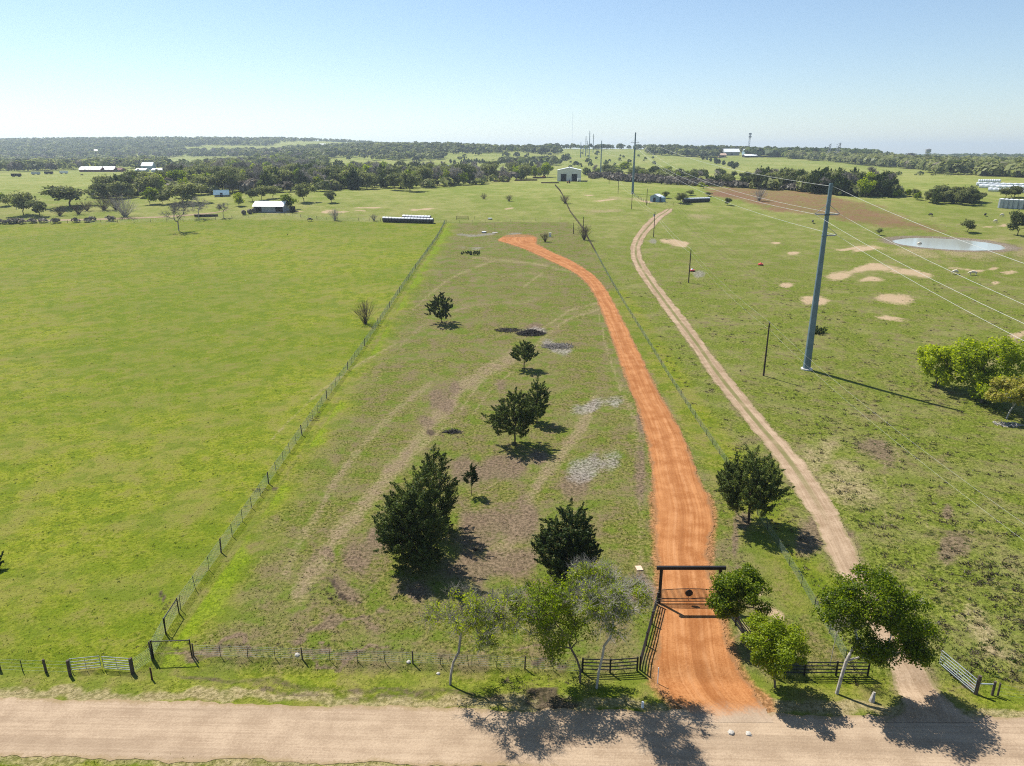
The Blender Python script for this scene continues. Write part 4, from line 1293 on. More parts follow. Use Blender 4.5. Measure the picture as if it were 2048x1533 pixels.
for u, w_, z, lab, wm, rm, hh in ((185, 42, 0, 'long reddish barn with white eaves at the left far pasture', 'redwood', 'whiteroof', 9), (217, 30, 0, 'reddish barn with a broad pale roof next to the long barn', 'redwood', 'whiteroof', 9),
                             (240, 14, 0, 'small rust coloured shed at the end of the reddish barns', 'redwood', 'redwood', 7), (298, 24, 0, 'tall white roofed barn at the far left', 'bluewall', 'whiteroof', 15), (285, 20, 0, 'low blue grey lean shed in front of the tall white roofed barn', 'bluewall', 'whiteroof', 6),
                             (325, 36, 0, 'low long shed with white roof beside the tall white roofed barn', 'bluewall', 'whiteroof', 6)):
    p = G(u, 344); s = mpp(p)
    if hh == 15: p = G(u, 340)
    gable('barn', p, w_ * s, 10, hh * s * .55, hh * s * .5, wm, rm, lab, 0, [('f', -w_ * s * .2, 3, 3)], .4)
for u, v, w_, lab in ((178, 304, 38, 'very long pale far shed below the left ridge'), (386, 292, 18, 'small white roofed far house on the ridge field'), (656, 292, 40, 'pale far building row on the ridge field')):
    p = G(u, v); s = mpp(p)
    gable('far_building', p, w_ * s, 14, 3, 3.5, 'white', 'whiteroof', lab, 0, [('f', 0, 4, 2.5)], .5)
for u, w_, hh, lab, wm in ((1461, 30, 13, 'wide far hall with pale roof on the right skyline', 'greywall'), (1507, 42, 12, 'long far hall with white roof on the right skyline', 'bluewall'), (1443, 14, 8, 'small tan brick far building below the halls', 'brick'), (1499, 24, 6, 'low dark far pavilion in front of the long hall', 'darkopen')):
    p = G(u, 311 if hh > 10 else 315); s = mpp(p)
    gable('far_hall', p, w_ * s, 18, hh * s * .5, hh * s * .45, wm, 'whiteroof' if hh != 8 else 'brick', lab, 0, [('f', 0, 5, 3)], .6)
for k, u in enumerate((2001, 2010, 2019.5, 2029, 2040, 2052)):
    p = G(u, 416 + k * .5); s = mpp(p)
    root = empty('storage_tank', p); tag(root, 'tall pale cylindrical tank in the row at the field edge', 'tank', 'row of tall tanks')
    rr = 5.2 * s
    MB().tube([(0, 0, -.3), (0, 0, 17 * s)], rr, 20).obj('tank_wall', 'steel', root, smooth=False)
    MB().tube([(0, 0, 17 * s), (0, 0, 18.3 * s)], [rr * 1.03, .3], 20).obj('tank_roof', 'whiteroof', root)
    MB().tube([(-rr * .9, -rr * .6, 0), (-rr * .9, -rr * .6, 16 * s)], .08, 5).obj('ladder', 'insul', root)

# hay bales: every bale a thing
def bale_mesh(r, L, m):
    b = MB(); n = 14
    P = [(0, -L / 2, r), (0, -L / 2 + .06, r), (0, L / 2 - .06, r), (0, L / 2, r)]
    return b.tube([(q[0], q[1], q[2]) for q in P], [r * .95, r, r, r * .95], n).me('bale', m)
wrap_top = bale_mesh(.95, 1.5, 'wrap'); 
def wrapped_row(u0, v0, u1, v1, lab, grp, r=1.25, L=1.5, dark='darkhay'):
    a, b_ = G(u0, v0), G(u1, v1)
    d = b_ - a; n = int(np.linalg.norm(d[:2]) / (L + .06)); rz = math.atan2(d[1], d[0]) - math.pi / 2
    bm = bale_mesh(r, L, dark)
    wb = MB()
    th = np.linspace(.55, math.pi - .55, 7)
    P = [(math.cos(t) * r * 1.03, y_, r + math.sin(t) * r * 1.03) for y_ in (-L / 2, L / 2) for t in th]
    wb.add(P, [[k, k + 1, k + 8, k + 7] for k in range(6)])
    wm = wb.me('wrap', 'wrap')
    for k in range(n):
        q = a + d * (k + .5) / n; q[2] = zf(q[0], q[1])
        o = link('hay_bale', bm, None, q, rz + R.normal() * .03); tag(o, lab, 'hay bale', grp)
        link('wrap', wm, o)
wrapped_row(766, 444, 867, 447, 'dark round bale under white wrap in the row by the cross fence', 'wrapped bales by the cross fence', 1.15, 1.35)
wrapped_row(806, 441, 862, 443, 'dark round bale in the back row behind the cross fence bales', 'back row of bales by the cross fence', 1.25, 1.35)
wrapped_row(1366, 406, 1418, 404, 'dark round bale under white wrap near the storage shed', 'wrapped bales near the storage shed', 1.2, 1.5)
for v0, u0, u1, v1, nm in ((366, 1956, 2000, 366, 'furthest short'), (372, 1952, 2075, 375, 'second'), (376, 1958, 2075, 380, 'third'), (383, 1976, 2075, 387, 'nearest')):
    a, b_ = G(u0, v0), G(u1, v1); dd = b_ - a
    n = 20
    tag(MB().tube([dd * k / n + (0, 0, .9 + .1 * (k % 2)) for k in range(n + 1)], [1.5 if k % 2 else 1.35 for k in range(n + 1)], 10).obj('silage_tube', 'wrap', None, a), nm + ' of the long white silage tubes in the far right field', 'silage tube')
for u, v, lab in ((488, 430, 'outer weathered round bale beside the grey shed'), (500, 428, 'middle weathered round bale beside the grey shed'), (508, 426, 'inner weathered round bale beside the grey shed')):
    p = G(u, v); o = link('hay_bale', bale_mesh(1.1, 1.4, 'hay'), None, p, R.uniform(.3, 1.2)); tag(o, lab, 'hay bale')

# pipe stacks and machinery in the barn yard
def stack(u, v, L, n, lab, m='rust', rz=.05):
    p = G(u, v); root = empty('pipe_stack', p, rz); tag(root, lab, 'pipe stack')
    k = 0
    for lay in range(3):
        for j in range(n - lay):
            y_ = (j - (n - lay - 1) / 2) * .42; z_ = .2 + lay * .36
            MB().tube([(-L / 2 + R.normal() * .4, y_, z_), (L / 2 + R.normal() * .4, y_, z_)], .2, 7).obj('pipe', m, root)
stack(1052, 362, 17, 5, 'long dark stack of pipes in the barn yard')
stack(1078, 357, 10, 6, 'rusty stack of pipes nearest the cream barn')
stack(1003, 364, 12, 4, 'rusty low stack of pipes at the far end of the yard')
stack(1100, 367, 12, 2, 'thin row of pipes along the yard edge')
stack(413, 434, 10, 4, 'dark heap of timber under the bare trees by the lane', 'debris', .1)
p = G(1158, 364); root = empty('tank_trailer', p); tag(root, 'white box trailer with dark bed parked before the cream barn', 'trailer')
MB().box((0, 0, 1.6), (2.2, 2, 1.9)).obj('box', 'white', root); MB().box((2.8, 0, .75), (7.5, 2, .25)).obj('bed', 'darkopen', root)
for x in (-.5, 4.5, 5.6):
    for y_ in (-1, 1): MB().tube([(x, y_ - .12, .42), (x, y_ + .12, .42)], .42, 10).obj('wheel', 'darkopen', root)
p = G(1088, 356); root = empty('loader', p); tag(root, 'yellow orange loader parked left of the cream barn', 'vehicle')
MB().box((0, 0, 1.0), (3.6, 1.6, .9)).obj('body', 'orange', root); MB().box((.3, 0, 2.0), (1.4, 1.4, 1.1)).obj('cab', 'darkopen', root); MB().box((-2.6, 0, .6), (.9, 2.0, .7)).obj('bucket', 'orange', root)
for x in (-1.2, 1.2):
    for y_ in (-.9, .9): MB().tube([(x, y_ - .15, .55), (x, y_ + .15, .55)], .55, 10).obj('wheel', 'darkopen', root)
p = G(1137, 367); root = empty('small_tractor', p); tag(root, 'small orange tractor before the barn doorways', 'vehicle')
MB().box((0, 0, .9), (2.2, 1.0, .7)).obj('body', 'orange', root); MB().box((.5, 0, 1.7), (.7, .9, .9)).obj('cab', 'darkopen', root)
for x, r_ in ((-.8, .4), (.7, .6)):
    for y_ in (-.65, .65): MB().tube([(x, y_ - .12, r_), (x, y_ + .12, r_)], r_, 10).obj('wheel', 'darkopen', root)
for u, v, m, lab in ((33, 354, 'darkopen', 'dark trailer in the far left pasture'), (72, 350, 'steel', 'pale trailer in the far left pasture'), (98, 349, 'darkopen', 'dark wagon near the long reddish barn'), (128, 348, 'white', 'white truck near the long reddish barn')):
    p = G(u, v); root = empty('trailer', p); tag(root, lab, 'trailer')
    MB().box((0, 0, 1.7), (8, 2.4, 2.2)).obj('box', m, root)
    for x in (-2.5, 2.5): MB().tube([(x, -1.25, .5), (x, 1.25, .5)], .5, 10).obj('wheels', 'darkopen', root)

# red ring feeders
for u, v, lab in ((1384, 543, 'red tub feeder next to the bare wooden pole'), (1521, 531, 'red tub feeder alone in the open pasture')):
    p = G(u, v); root = empty('feeder', p); tag(root, lab, 'feeder')
    MB().tube([(0, 0, 0), (0, 0, .25), (0, 0, .55)], [.75, .85, .8], 16).obj('tub', 'red', root)
    MB().tube([(0, 0, .5), (0, 0, .95)], [.5, .15], 12).obj('lid', 'wrap' if u < 1400 else 'red', root)
    MB().tube([(0, 0, 0), (0, 0, .12)], [.9, .9], 16).obj('base_ring', 'darkopen', root)

# cattle: one continuous skinned body each
def cow_mesh():
    S = [(-.95, 0, 1.18, .30), (-.45, 0, 1.10, .40), (.15, 0, 1.06, .43), (.65, 0, 1.14, .36), (1.0, 0, 1.02, .22), (1.28, 0, .72, .17), (1.48, 0, .48, .11)]
    V = [s[:3] for s in S]; rad = [(s[3], s[3]) for s in S]; E = [(i, i + 1) for i in range(6)]
    for ai, x, back in ((0, -.85, 1), (3, .68, 0)):
        for y_ in (-.24, .24):
            n0 = len(V)
            if back: L = [(x, y_, .85, .17), (x - .12, y_, .55, .09), (x - .02, y_, .28, .07), (x + .03, y_, .03, .07)]
            else: L = [(x, y_, .80, .14), (x + .03, y_, .45, .08), (x, y_, .25, .065), (x + .04, y_, .03, .07)]
            for q in L: V.append(q[:3]); rad.append((q[3], q[3]))
            E += [(ai, n0)] + [(n0 + i, n0 + i + 1) for i in range(3)]
    n0 = len(V); V += [(-1.18, 0, 1.05), (-1.22, 0, .6)]; rad += [(.05, .05), (.04, .04)]; E += [(0, n0), (n0, n0 + 1)]
    for y_ in (-.2, .2):
        n0 = len(V); V += [(1.18, y_, .92)]; rad += [(.05, .05)]; E += [(5, n0)]
    me = bpy.data.meshes.new('cow'); me.from_pydata(V, E, [])
    o = bpy.data.objects.new('tmp', me); col.objects.link(o)
    sk = o.modifiers.new('s', 'SKIN'); ss = o.modifiers.new('d', 'SUBSURF'); ss.levels = ss.render_levels = 1
    for d, r in zip(me.skin_vertices[0].data, rad): d.radius = r
    me.skin_vertices[0].data[2].use_root = True
    dg = bpy.context.evaluated_depsgraph_get()
    res = bpy.data.meshes.new_from_object(o.evaluated_get(dg))
    bpy.data.objects.remove(o)
    res.polygons.foreach_set('use_smooth', np.ones(len(res.polygons), bool))
    return res
c1 = cow_mesh(); c1.materials.clear(); c1.materials.append(M['cowwhite'])
c2 = c1.copy(); c2.materials.clear(); c2.materials.append(M['cowblack'])
for u, v, me_, rz, lab in ((1909, 549, c1, .3, 'cream cow grazing on the bare ground below the pond'), (1945, 551, c1, 2.9, 'white cow grazing beside the cream cow below the pond'), (1838, 492, c1, .5, 'white cow standing at the near edge of the pond'),
                           (1970, 433, c2, .8, 'black cow grazing in the field under the tall tanks'), (1861, 433, c2, 1.8, 'black cow grazing in the field left of the lone tree'), (1990, 446, c1, .4, 'pale cow in the field nearer the lone tree'), (2003, 434, c1, .2, 'pale cow in the field just below the tall tanks'),
                           (620, 443, c2, .2, 'black cow standing against the far cross fence'), (164, 352, c2, .3, 'black cow in front of the reddish barns'), (1625, 447, c2, 1.2, 'black calf on the edge of the brown field')):
    o = link('cow', me_, None, G(u, v), rz); tag(o, lab, 'cow')

# small things lying about
def rock(p, s, lab, m='rock', name='rock'):
    V, F = [], []
    bm_ = MB()
    n = 7
    P = [(0, 0, -.1 * s), (0, 0, .12 * s), (0, 0, .3 * s), (0, 0, .42 * s)]
    b_ = MB().tube(P, [.5 * s, .55 * s, .4 * s, .12 * s], n)
    b_.v = [(x * R.uniform(.75, 1.3), y_ * R.uniform(.7, 1.2), z) for x, y_, z in b_.v]
    return tag(b_.obj(name, m, None, p, R.uniform(0, 6)), lab, 'rock')
rock(G(1462, 1467), .5, 'larger white rock on the gravel road before the driveway')
rock(G(1497, 1469), .42, 'smaller white rock on the gravel road before the driveway')
rock(G(594, 1311), .4, 'pale rock at the foot of the roadside wire fence')
rock(G(818, 1325), .38, 'pale rock by the wire fence near the leaning bare tree')
rock(G(877, 1348), .3, 'pale rock beside the trunk of the leaning bare tree')
p = G(1743, 1403); tag(MB().tube([(0, 0, -.1), (.05, 0, .35), (.12, .05, .8)], [.22, .17, .1], 8).obj('stump', 'palebark', None, p), 'short broken pale stump in the verge by the farm track', 'stump')
p = G(1285, 1415); tag(MB().tube([(0, 0, -.1), (0, 0, .5)], [.12, .1], 8).obj('marker_stub', 'white', None, p), 'short white stub marker in the tree shade by the driveway mouth', 'marker')
p = G(1278, 1138); root = empty('board', p, .1); tag(root, 'pale pink board lying on the grass beside the driveway', 'board')
M['pink'] = plain('pale_board', (.62, .42, .30), .7, 0, .1)
MB().box((0, 0, .08), (.62, .8, .06)).obj('panel', 'pink', root); MB().box((0, 0, .03), (.5, .1, .08)).obj('batten', 'dullwood', root)
p = G(1315, 1368); tag(MB().tube([(0, 0, -.2), (0, 0, 1.5)], .04, 6).tube([(0, 0, 1.5), (0, 0, 1.56)], [.05, .03], 6).obj('marker_post', 'white', None, p), 'thin white marker post at the left edge of the driveway mouth', 'marker')
for u, v, k, lab in ((980, 439, 2, 'small white trough on the far cross fence line'), (968, 466, 1, 'small white rock pile near the drive end')):
    p = G(u, v); root = empty('trough', p); tag(root, lab, 'trough')
    MB().tube([(0, 0, 0), (0, 0, .55)], [.9, 1.0], 12).obj('tub', 'white', root); MB().tube([(0, 0, .0), (0, 0, .2)], [1.1, 1.05], 12).obj('base', 'darkhay', root)
p = G(990, 466); root = empty('well_post', p); tag(root, 'lone thin post with bare ring at the drive end', 'post')
MB().tube([(0, 0, 0), (0, 0, 4)], .06, 6).obj('post', 'dullwood', root); MB().tube([(0, 0, 0), (0, 0, .15)], 1.2, 12).obj('ring', 'rock', root)
p = G(1100, 474); root = empty('white_box', p); tag(root, 'small white box standing behind the leaning bush', 'box')
MB().box((0, 0, .75), (.9, .9, 1.5)).obj('body', 'white', root); MB().box((0, 0, 1.55), (1.1, 1.1, .12)).obj('lid', 'concrete', root)
# burn pile: sticks heaped up
def brush_pile(name, u, v, w, h, n, m, lab, seed):
    rg = np.random.default_rng(seed)
    p = G(u, v)
    t = rg.random(n); a = rg.uniform(0, 6.28, n); r = w / 2 * rg.random(n) ** .6
    c = np.stack([r * np.cos(a), r * np.sin(a) * .6, h * (1 - r / (w / 2)) * rg.random(n) + .05], 1)
    d = unit(rg.normal(size=(n, 3)) * (1, 1, .35)); L = rg.uniform(.4, 1.5, (n, 1))
    rr = rg.uniform(.015, .07, n)
    v_, f_ = frusta(c - d * L / 2, c + d * L / 2, rr, rr * .6, 4)
    return tag(link(name, mesh(name, v_, f_, m), None, p), lab, 'brush pile')
brush_pile('burn_pile', 1062, 668, 6.5, 1.1, 900, 'debris', 'charred black burn pile of branches in the cleared lot', 1)
brush_pile('brush_pile', 1115, 693, 7, .25, 350, 'deadwood', 'flat grey litter of burnt sticks beside the burn pile', 2)
brush_pile('brush_pile', 1015, 661, 6, .3, 260, 'debris', 'scatter of dark sticks left of the burn pile', 3)
brush_pile('brush_pile', 2014, 850, 4, .4, 110, 'palebark', 'heap of pale fallen branches under the yellow green tree', 4)
brush_pile('brush_pile', 905, 865, 2.5, .3, 120, 'debris', 'small dark stick heap in the worn strip of the lot', 5)
# ------------------------------------------------------------------ near trees
def rg(s): return np.random.default_rng(s)

def tree_at(u, v, top):
    p = G(u, v)
    return p, HT(p, top), mpp(p)

# front row by the gravel road
p, h, s = tree_at(900, 1370, 1146)
wl = broad(rg(1), h, (9.5, 9), h * .30, 110, 9500, .105, .62, [(0, 0, -.2), (.1, 0, 1.0), (.32, .05, 2.1), (.75, .1, 3.0)], (3.0, .5), .019, 'dome', 2300, 1.1, .0078, leafy=.9)
put_tree('bare_tree', wl, p, 'twig', 'lime', 'leaning grey twiggy tree with sparse lime leaves by the road', 'tree')
p, h, s = tree_at(1160, 1366, 1158)
wl = broad(rg(2), h, (8.4, 8), h * .24, 110, 11500, .115, .75, [(0, 0, -.2), (.0, 0, 1.2), (-.3, 0, 2.2), (-.8, .1, 3.2)], (-1.9, .3), .017, 'dome', 900, .8, .007)
put_tree('leafy_tree', wl, p, 'bark', 'lime', 'spring green tree with drooping leaves in front of the black fence end', 'tree')
p, h, s = tree_at(1193, 1377, 1122)
wl = broad(rg(3), h, (7.6, 7.5), h * .42, 110, 10500, .105, .62, [(0, 0, -.2), (.12, 0, 1.5), (.35, 0, 3.0), (.45, 0, 4.0)], (.5, .3), .019, 'dome', 2300, 1.1, .0078, leafy=.9)
put_tree('bare_tree', wl, p, 'twig', 'lime', 'grey twiggy tree with half leafed crown next to the black fence end', 'tree')
p, h, s = tree_at(1488, 1283, 1142)
wl = broad(rg(4), h, (6.0, 5.8), h * .12, 85, 19000, .11, .6, None, (-.5, .2), .02, 'dome', 0, flat=.9)
put_tree('leafy_tree', wl, p, 'bark', 'green', 'rounded dark green tree crowding the right gate post', 'tree')
p, h, s = tree_at(1550, 1376, 1224)
wl = broad(rg(5), h, (6.8, 6.2), h * .22, 85, 19000, .11, .62, None, (-.8, .2), .02, 'dome', 0, flat=.85)
put_tree('leafy_tree', wl, p, 'bark', 'green', 'rounded green tree between the driveway mouth and black fence', 'tree')
p, h, s = tree_at(1673, 1388, 1140)
wl = broad(rg(6), h, (9.6, 7.5), h * .30, 150, 38000, .115, .78, [(0, 0, -.2), (.15, 0, 1.5), (.38, .1, 3.0), (.9, .2, 4.4)], (3.3, .8), .021, 'dome', 300, .9, .008, flat=.8,
           pts=[((1.6, .8, h - 3.0), (2.6, 2.6, 2.2), 60), ((-.5, .3, h - 3.6), (1.6, 1.5, 1.5), 24), ((4.0, .7, h - 3.9), (2.0, 2.2, 1.7), 36), ((5.9, .3, 4.6), (1.7, 1.8, 1.5), 34), ((2.2, -.4, 4.4), (1.6, 1.6, 1.2), 22)])
put_tree('leafy_tree', wl, p, 'palebark', 'green', 'big spreading dark green tree leaning over the farm track', 'tree')
p, h, s = tree_at(1660, 1330, 1226)
wl = broad(rg(7), h, 1.9, h * .62, 36, 0, .1, .3, [(0, 0, -.2), (.05, 0, h * .3), (.12, 0, h * .6)], (.3, 0), .008, 'vase', 360, .8, .0065)
put_tree('dead_sapling', wl, p, 'palebark', None, 'slender dead white sapling behind the big spreading tree', 'tree')

# cedars of the lot
CED = [('C1', 1497, 1047, 893, 148, .20, 210, 58, .15, 1.05, 'dark cedar with bare trunk beside the farm track', 11, 0),
       ('C2', 838, 1128, 930, 138, .02, 260, 62, .16, 1.3, 'largest bushy dark cedar of the cleared lot', 12, .25),
       ('C2b', 872, 1062, 886, 96, .02, 130, 55, .15, 1.2, 'tall spired cedar right behind the largest cedar', 13, .2),
       ('C3', 1136, 1150, 1000, 142, .03, 190, 60, .16, 1.1, 'low branched bushy cedar near the road trees', 14, .1),
       ('C4', 943, 991, 927, 31, .36, 40, 45, .11, .55, 'tiny slim cedar sapling on a thin stem', 15, 0),
       ('C5', 1030, 889, 775, 112, .22, 170, 55, .17, 1.0, 'wide cedar over a dark round shadow mid lot', 16, .2),
       ('C5b', 1074, 846, 752, 58, .12, 80, 50, .17, .95, 'smaller cedar tucked behind the wide mid lot cedar', 17, .1),
       ('C6', 1048, 739, 681, 58, .32, 90, 45, .2, .8, 'small lollipop cedar in front of the burn pile', 18, .1),
       ('C7', 883, 646, 583, 60, .18, 90, 45, .24, .85, 'lone cedar near the bright strip along the left fence', 19, .15)]
for k, u, v, top, wpx, zf_, npl, per, leaf, plen, lab, sd, irr in CED:
    p, h, s = tree_at(u, v, top)
    wl = cedar(rg(sd), h, wpx * s * .88, h * zf_, int(npl * 1.5), int(per * 1.9), leaf * .66, plen * .78, (0, 0), .016 if npl > 60 else .008, 5, .6, max(irr, .1), .38, spires=9 if npl > 180 else 0, lop=.17 if k == 'C2' else .05)
    put_tree('cedar_tree', wl, p, 'darkbark', 'cedar', lab, 'tree')

# right hand group
p, h, s = tree_at(1872, 774, 688)
put_tree('leafy_tree', broad(rg(21), h * 1.12, 112 * s, h * .03, 90, 9500, .28, 1.0, None, (0, 0), .03, 'dome', 0, flat=.95, lobes=14), p, 'bark', 'lime', 'left bright green tree of the clump under the power lines', 'tree')
p, h, s = tree_at(1962, 806, 680)
put_tree('leafy_tree', broad(rg(22), h * 1.12, 190 * s, h * .03, 150, 16000, .28, 1.2, None, (.5, 0), .03, 'dome', 0, flat=.95, lobes=16), p, 'bark', 'lime', 'largest bright green tree of the clump under the power lines', 'tree')
p, h, s = tree_at(2012, 838, 750)
put_tree('leafy_tree', broad(rg(23), h, 120 * s, h * .32, 60, 4500, .3, .9, [(0, 0, -.2), (.3, 0, 1.2), (.8, 0, 2.4)], (.6, 0), .03, 'dome', 100, .8, .015, flat=.8), p, 'palebark', 'yellow', 'yellowish new leafed tree with pale forked trunk', 'tree')
p = G(-14, 1140); put_tree('cedar_shrub', cedar(rg(24), 2.2, 1.8, .1, 40, 40, .14, .6), p, 'darkbark', 'cedar', 'dark shrub in the left pasture cut off by the left frame edge', 'shrub')
p = G(1634, 666); put_tree('cedar_shrub', cedar(rg(25), 1.6, 3.2, .05, 40, 40, .2, .6), p, 'darkbark', 'cedar', 'low dark bush behind the tall blue grey pole', 'shrub')
p = G(942, 508); put_tree('fallen_brush', cedar(rg(26), .9, 8, .05, 40, 40, .26, .5), p, 'darkbark', 'cedar', 'felled dark cedar brush lying near the drive end', 'shrub')

def vase(rng, h, w, r):
    n = 70
    d = unit(np.stack([rng.normal(size=n) * .5 * w / h, rng.normal(size=n) * .5 * w / h, np.ones(n)], 1))
    L = h * rng.uniform(.65, 1.0, n)
    b = rng.normal(size=(n, 3)) * .03 * w * np.array((1, 1, 0)) + (0, 0, -.1)
    m1 = b + d * (L * .4)[:, None]; d2 = unit(d + rng.normal(size=(n, 3)) * .12); e = m1 + d2 * (L * .6)[:, None]
    o = np.ones(n)
    segs = [frusta(b, m1, o * r * 2.6, o * r * 1.7, 4), frusta(m1, e, o * r * 1.7, o * r * .6, 3)]
    for k in range(9):
        t = rng.uniform(.15, .95, n)[:, None]
        q = m1 * (1 - t) + e * t
        dd = unit(d2 + rng.normal(size=(n, 3)) * .45)
        segs.append(frusta(q, q + dd * (h * rng.uniform(.08, .26, n))[:, None], o * r * .8, o * r * .4, 3))
    segs.append(frusta(np.array([[0, 0, -.2]]), np.array([[0, 0, h * .16]]), np.array([r * 8]), np.array([r * 5]), 6))
    return cat(*segs), None

# bare bushes and small trees out in the pastures (photo base, top, width)
BUSH = [(731, 648, 599, 36, 'vase', 'bare vase shaped bush against the long woven fence', 'browntwig'), (1090, 484, 463, 17, 'vase', 'leaning bare bush beside the end of the orange drive', 'browntwig'), (1168, 480, 447, 26, 'vase', 'bare spreading tree on the fence line by the drive', 'browntwig'),
        (968, 398, 385, 17, 'vase', 'small round bare bush in the upper pasture', 'browntwig'), (1018, 403, 388, 15, 'vase', 'small leaning bare bush right of its twin in the upper pasture', 'browntwig'), (1130, 407, 388, 20, 'vase', 'bare bush on the overgrown fence line', 'browntwig'),
        (670, 441, 416, 18, 'vase', 'bare upright sapling on the far cross fence', 'twig'), (748, 442, 427, 12, 'vase', 'small bare sapling beside the wrapped bales', 'twig'), (358, 463, 401, 60, 'dome', 'bare wide tree standing in the mown left pasture', 'twig'),
        (398, 438, 394, 54, 'dome', 'bare grey tree by the timber heap', 'twig'), (447, 436, 402, 26, 'dome', 'small bare tree beside the weathered bales', 'twig'), (250, 434, 386, 50, 'vase', 'bare mauve grey tree beside the thin lane', 'twig'),
        (1518, 402, 374, 28, 'vase', 'scrubby bare tree on the brown field edge', 'twig'), (120, 432, 408, 26, 'vase', 'small brown bare tree near the thin lane', 'browntwig'), (157, 429, 404, 30, 'vase', 'brown bare tree left of the mauve grey tree', 'browntwig'),
        (174, 422, 398, 22, 'vase', 'second brown bare tree behind the lane grove', 'browntwig'), (208, 421, 388, 34, 'vase', 'wide brown bare tree left behind the mauve grey tree', 'browntwig'), (232, 420, 384, 36, 'vase', 'wide brown bare tree right behind the mauve grey tree', 'browntwig')]
for k, (u, v, top, wpx, shp, lab, m) in enumerate(BUSH):
    p, h, s = tree_at(u, v, top)
    z0 = .10 * h if shp == 'vase' else .3 * h
    wl = vase(rg(40 + k), h, wpx * s, max(.006, .0022 * h * (p[1] / 150) ** .5)) if shp == 'vase' else broad(rg(40 + k), h, wpx * s, z0, 46, 0, .1, h * .08, [(0, 0, -.2), (0, 0, z0 * .5 + .1), (.05, 0, z0 + .2)], (0, 0), .03 * h / 6, shp, 700, h * .16, .010 * h / 5, sides=4)
    put_tree('bare_tree' if h > 4 else 'bare_bush', wl, p, m, None, lab, 'tree' if h > 4 else 'shrub')

# ------------------------------------------------------------------ tree kinds for the middle distance
PROTO = {'oak': [], 'cedar': [], 'bright': [], 'bare': [], 'green': []}
for k in range(3):
    w, l = broad(rg(60 + k), 10, 12.5, 1.6, 60, 2300, .55, 1.7, None, (0, 0), .05, 'dome', 0, sides=4, flat=.8)
    PROTO['oak'].append((w, l, 'darkbark', 'oak'))
    w, l = cedar(rg(70 + k), 9, 6.5, .2, 70, 26, .42, 1.5, (0, 0), .04, 4, .75, .15, .38)
    PROTO['cedar'].append((w, l, 'darkbark', 'farcedar'))
    w, l = broad(rg(80 + k), 10, 9, 1.0, 46, 1700, .5, 1.5, None, (0, 0), .04, 'dome', 0, sides=4, flat=.9)
    PROTO['bright'].append((w, l, 'bark', 'bright'))
    PROTO['green'].append((w, l, 'bark', 'green'))
    w, l = broad(rg(90 + k), 10, 9, 2.0, 60, 0, .5, 1.0, None, (0, 0), .045, 'dome', 1500, 1.7, .034, sides=3)
    PROTO['bare'].append((w, l, 'twig', None))
NAMES = {'oak': 'live_oak', 'cedar': 'cedar_tree', 'bright': 'leafing_tree', 'bare': 'bare_tree', 'green': 'green_tree'}
PM = {}
for kd, L in PROTO.items():
    PM[kd] = [(mesh('trunk', w[0], w[1], bk), mesh('crown', l[0], l[1], lf_) if l is not None else None) for w, l, bk, lf_ in L]
def mid_tree(kd, p, h, w, label, group=None, far=False):
    i = int(R.integers(0, 3)); tm, cm = PM[kd][i]
    bw = {'oak': 12.5, 'cedar': 6.5, 'bright': 9, 'bare': 9, 'green': 9}[kd]; bh = 9 if kd == 'cedar' else 10
    o = empty(NAMES[kd], p, R.uniform(0, 6.28)); o.scale = (w / bw, w / bw, h / bh)
    tag(o, label, 'tree', group)
    link('trunk', tm, o)
    if cm is not None: link('crown', cm, o)
    return o
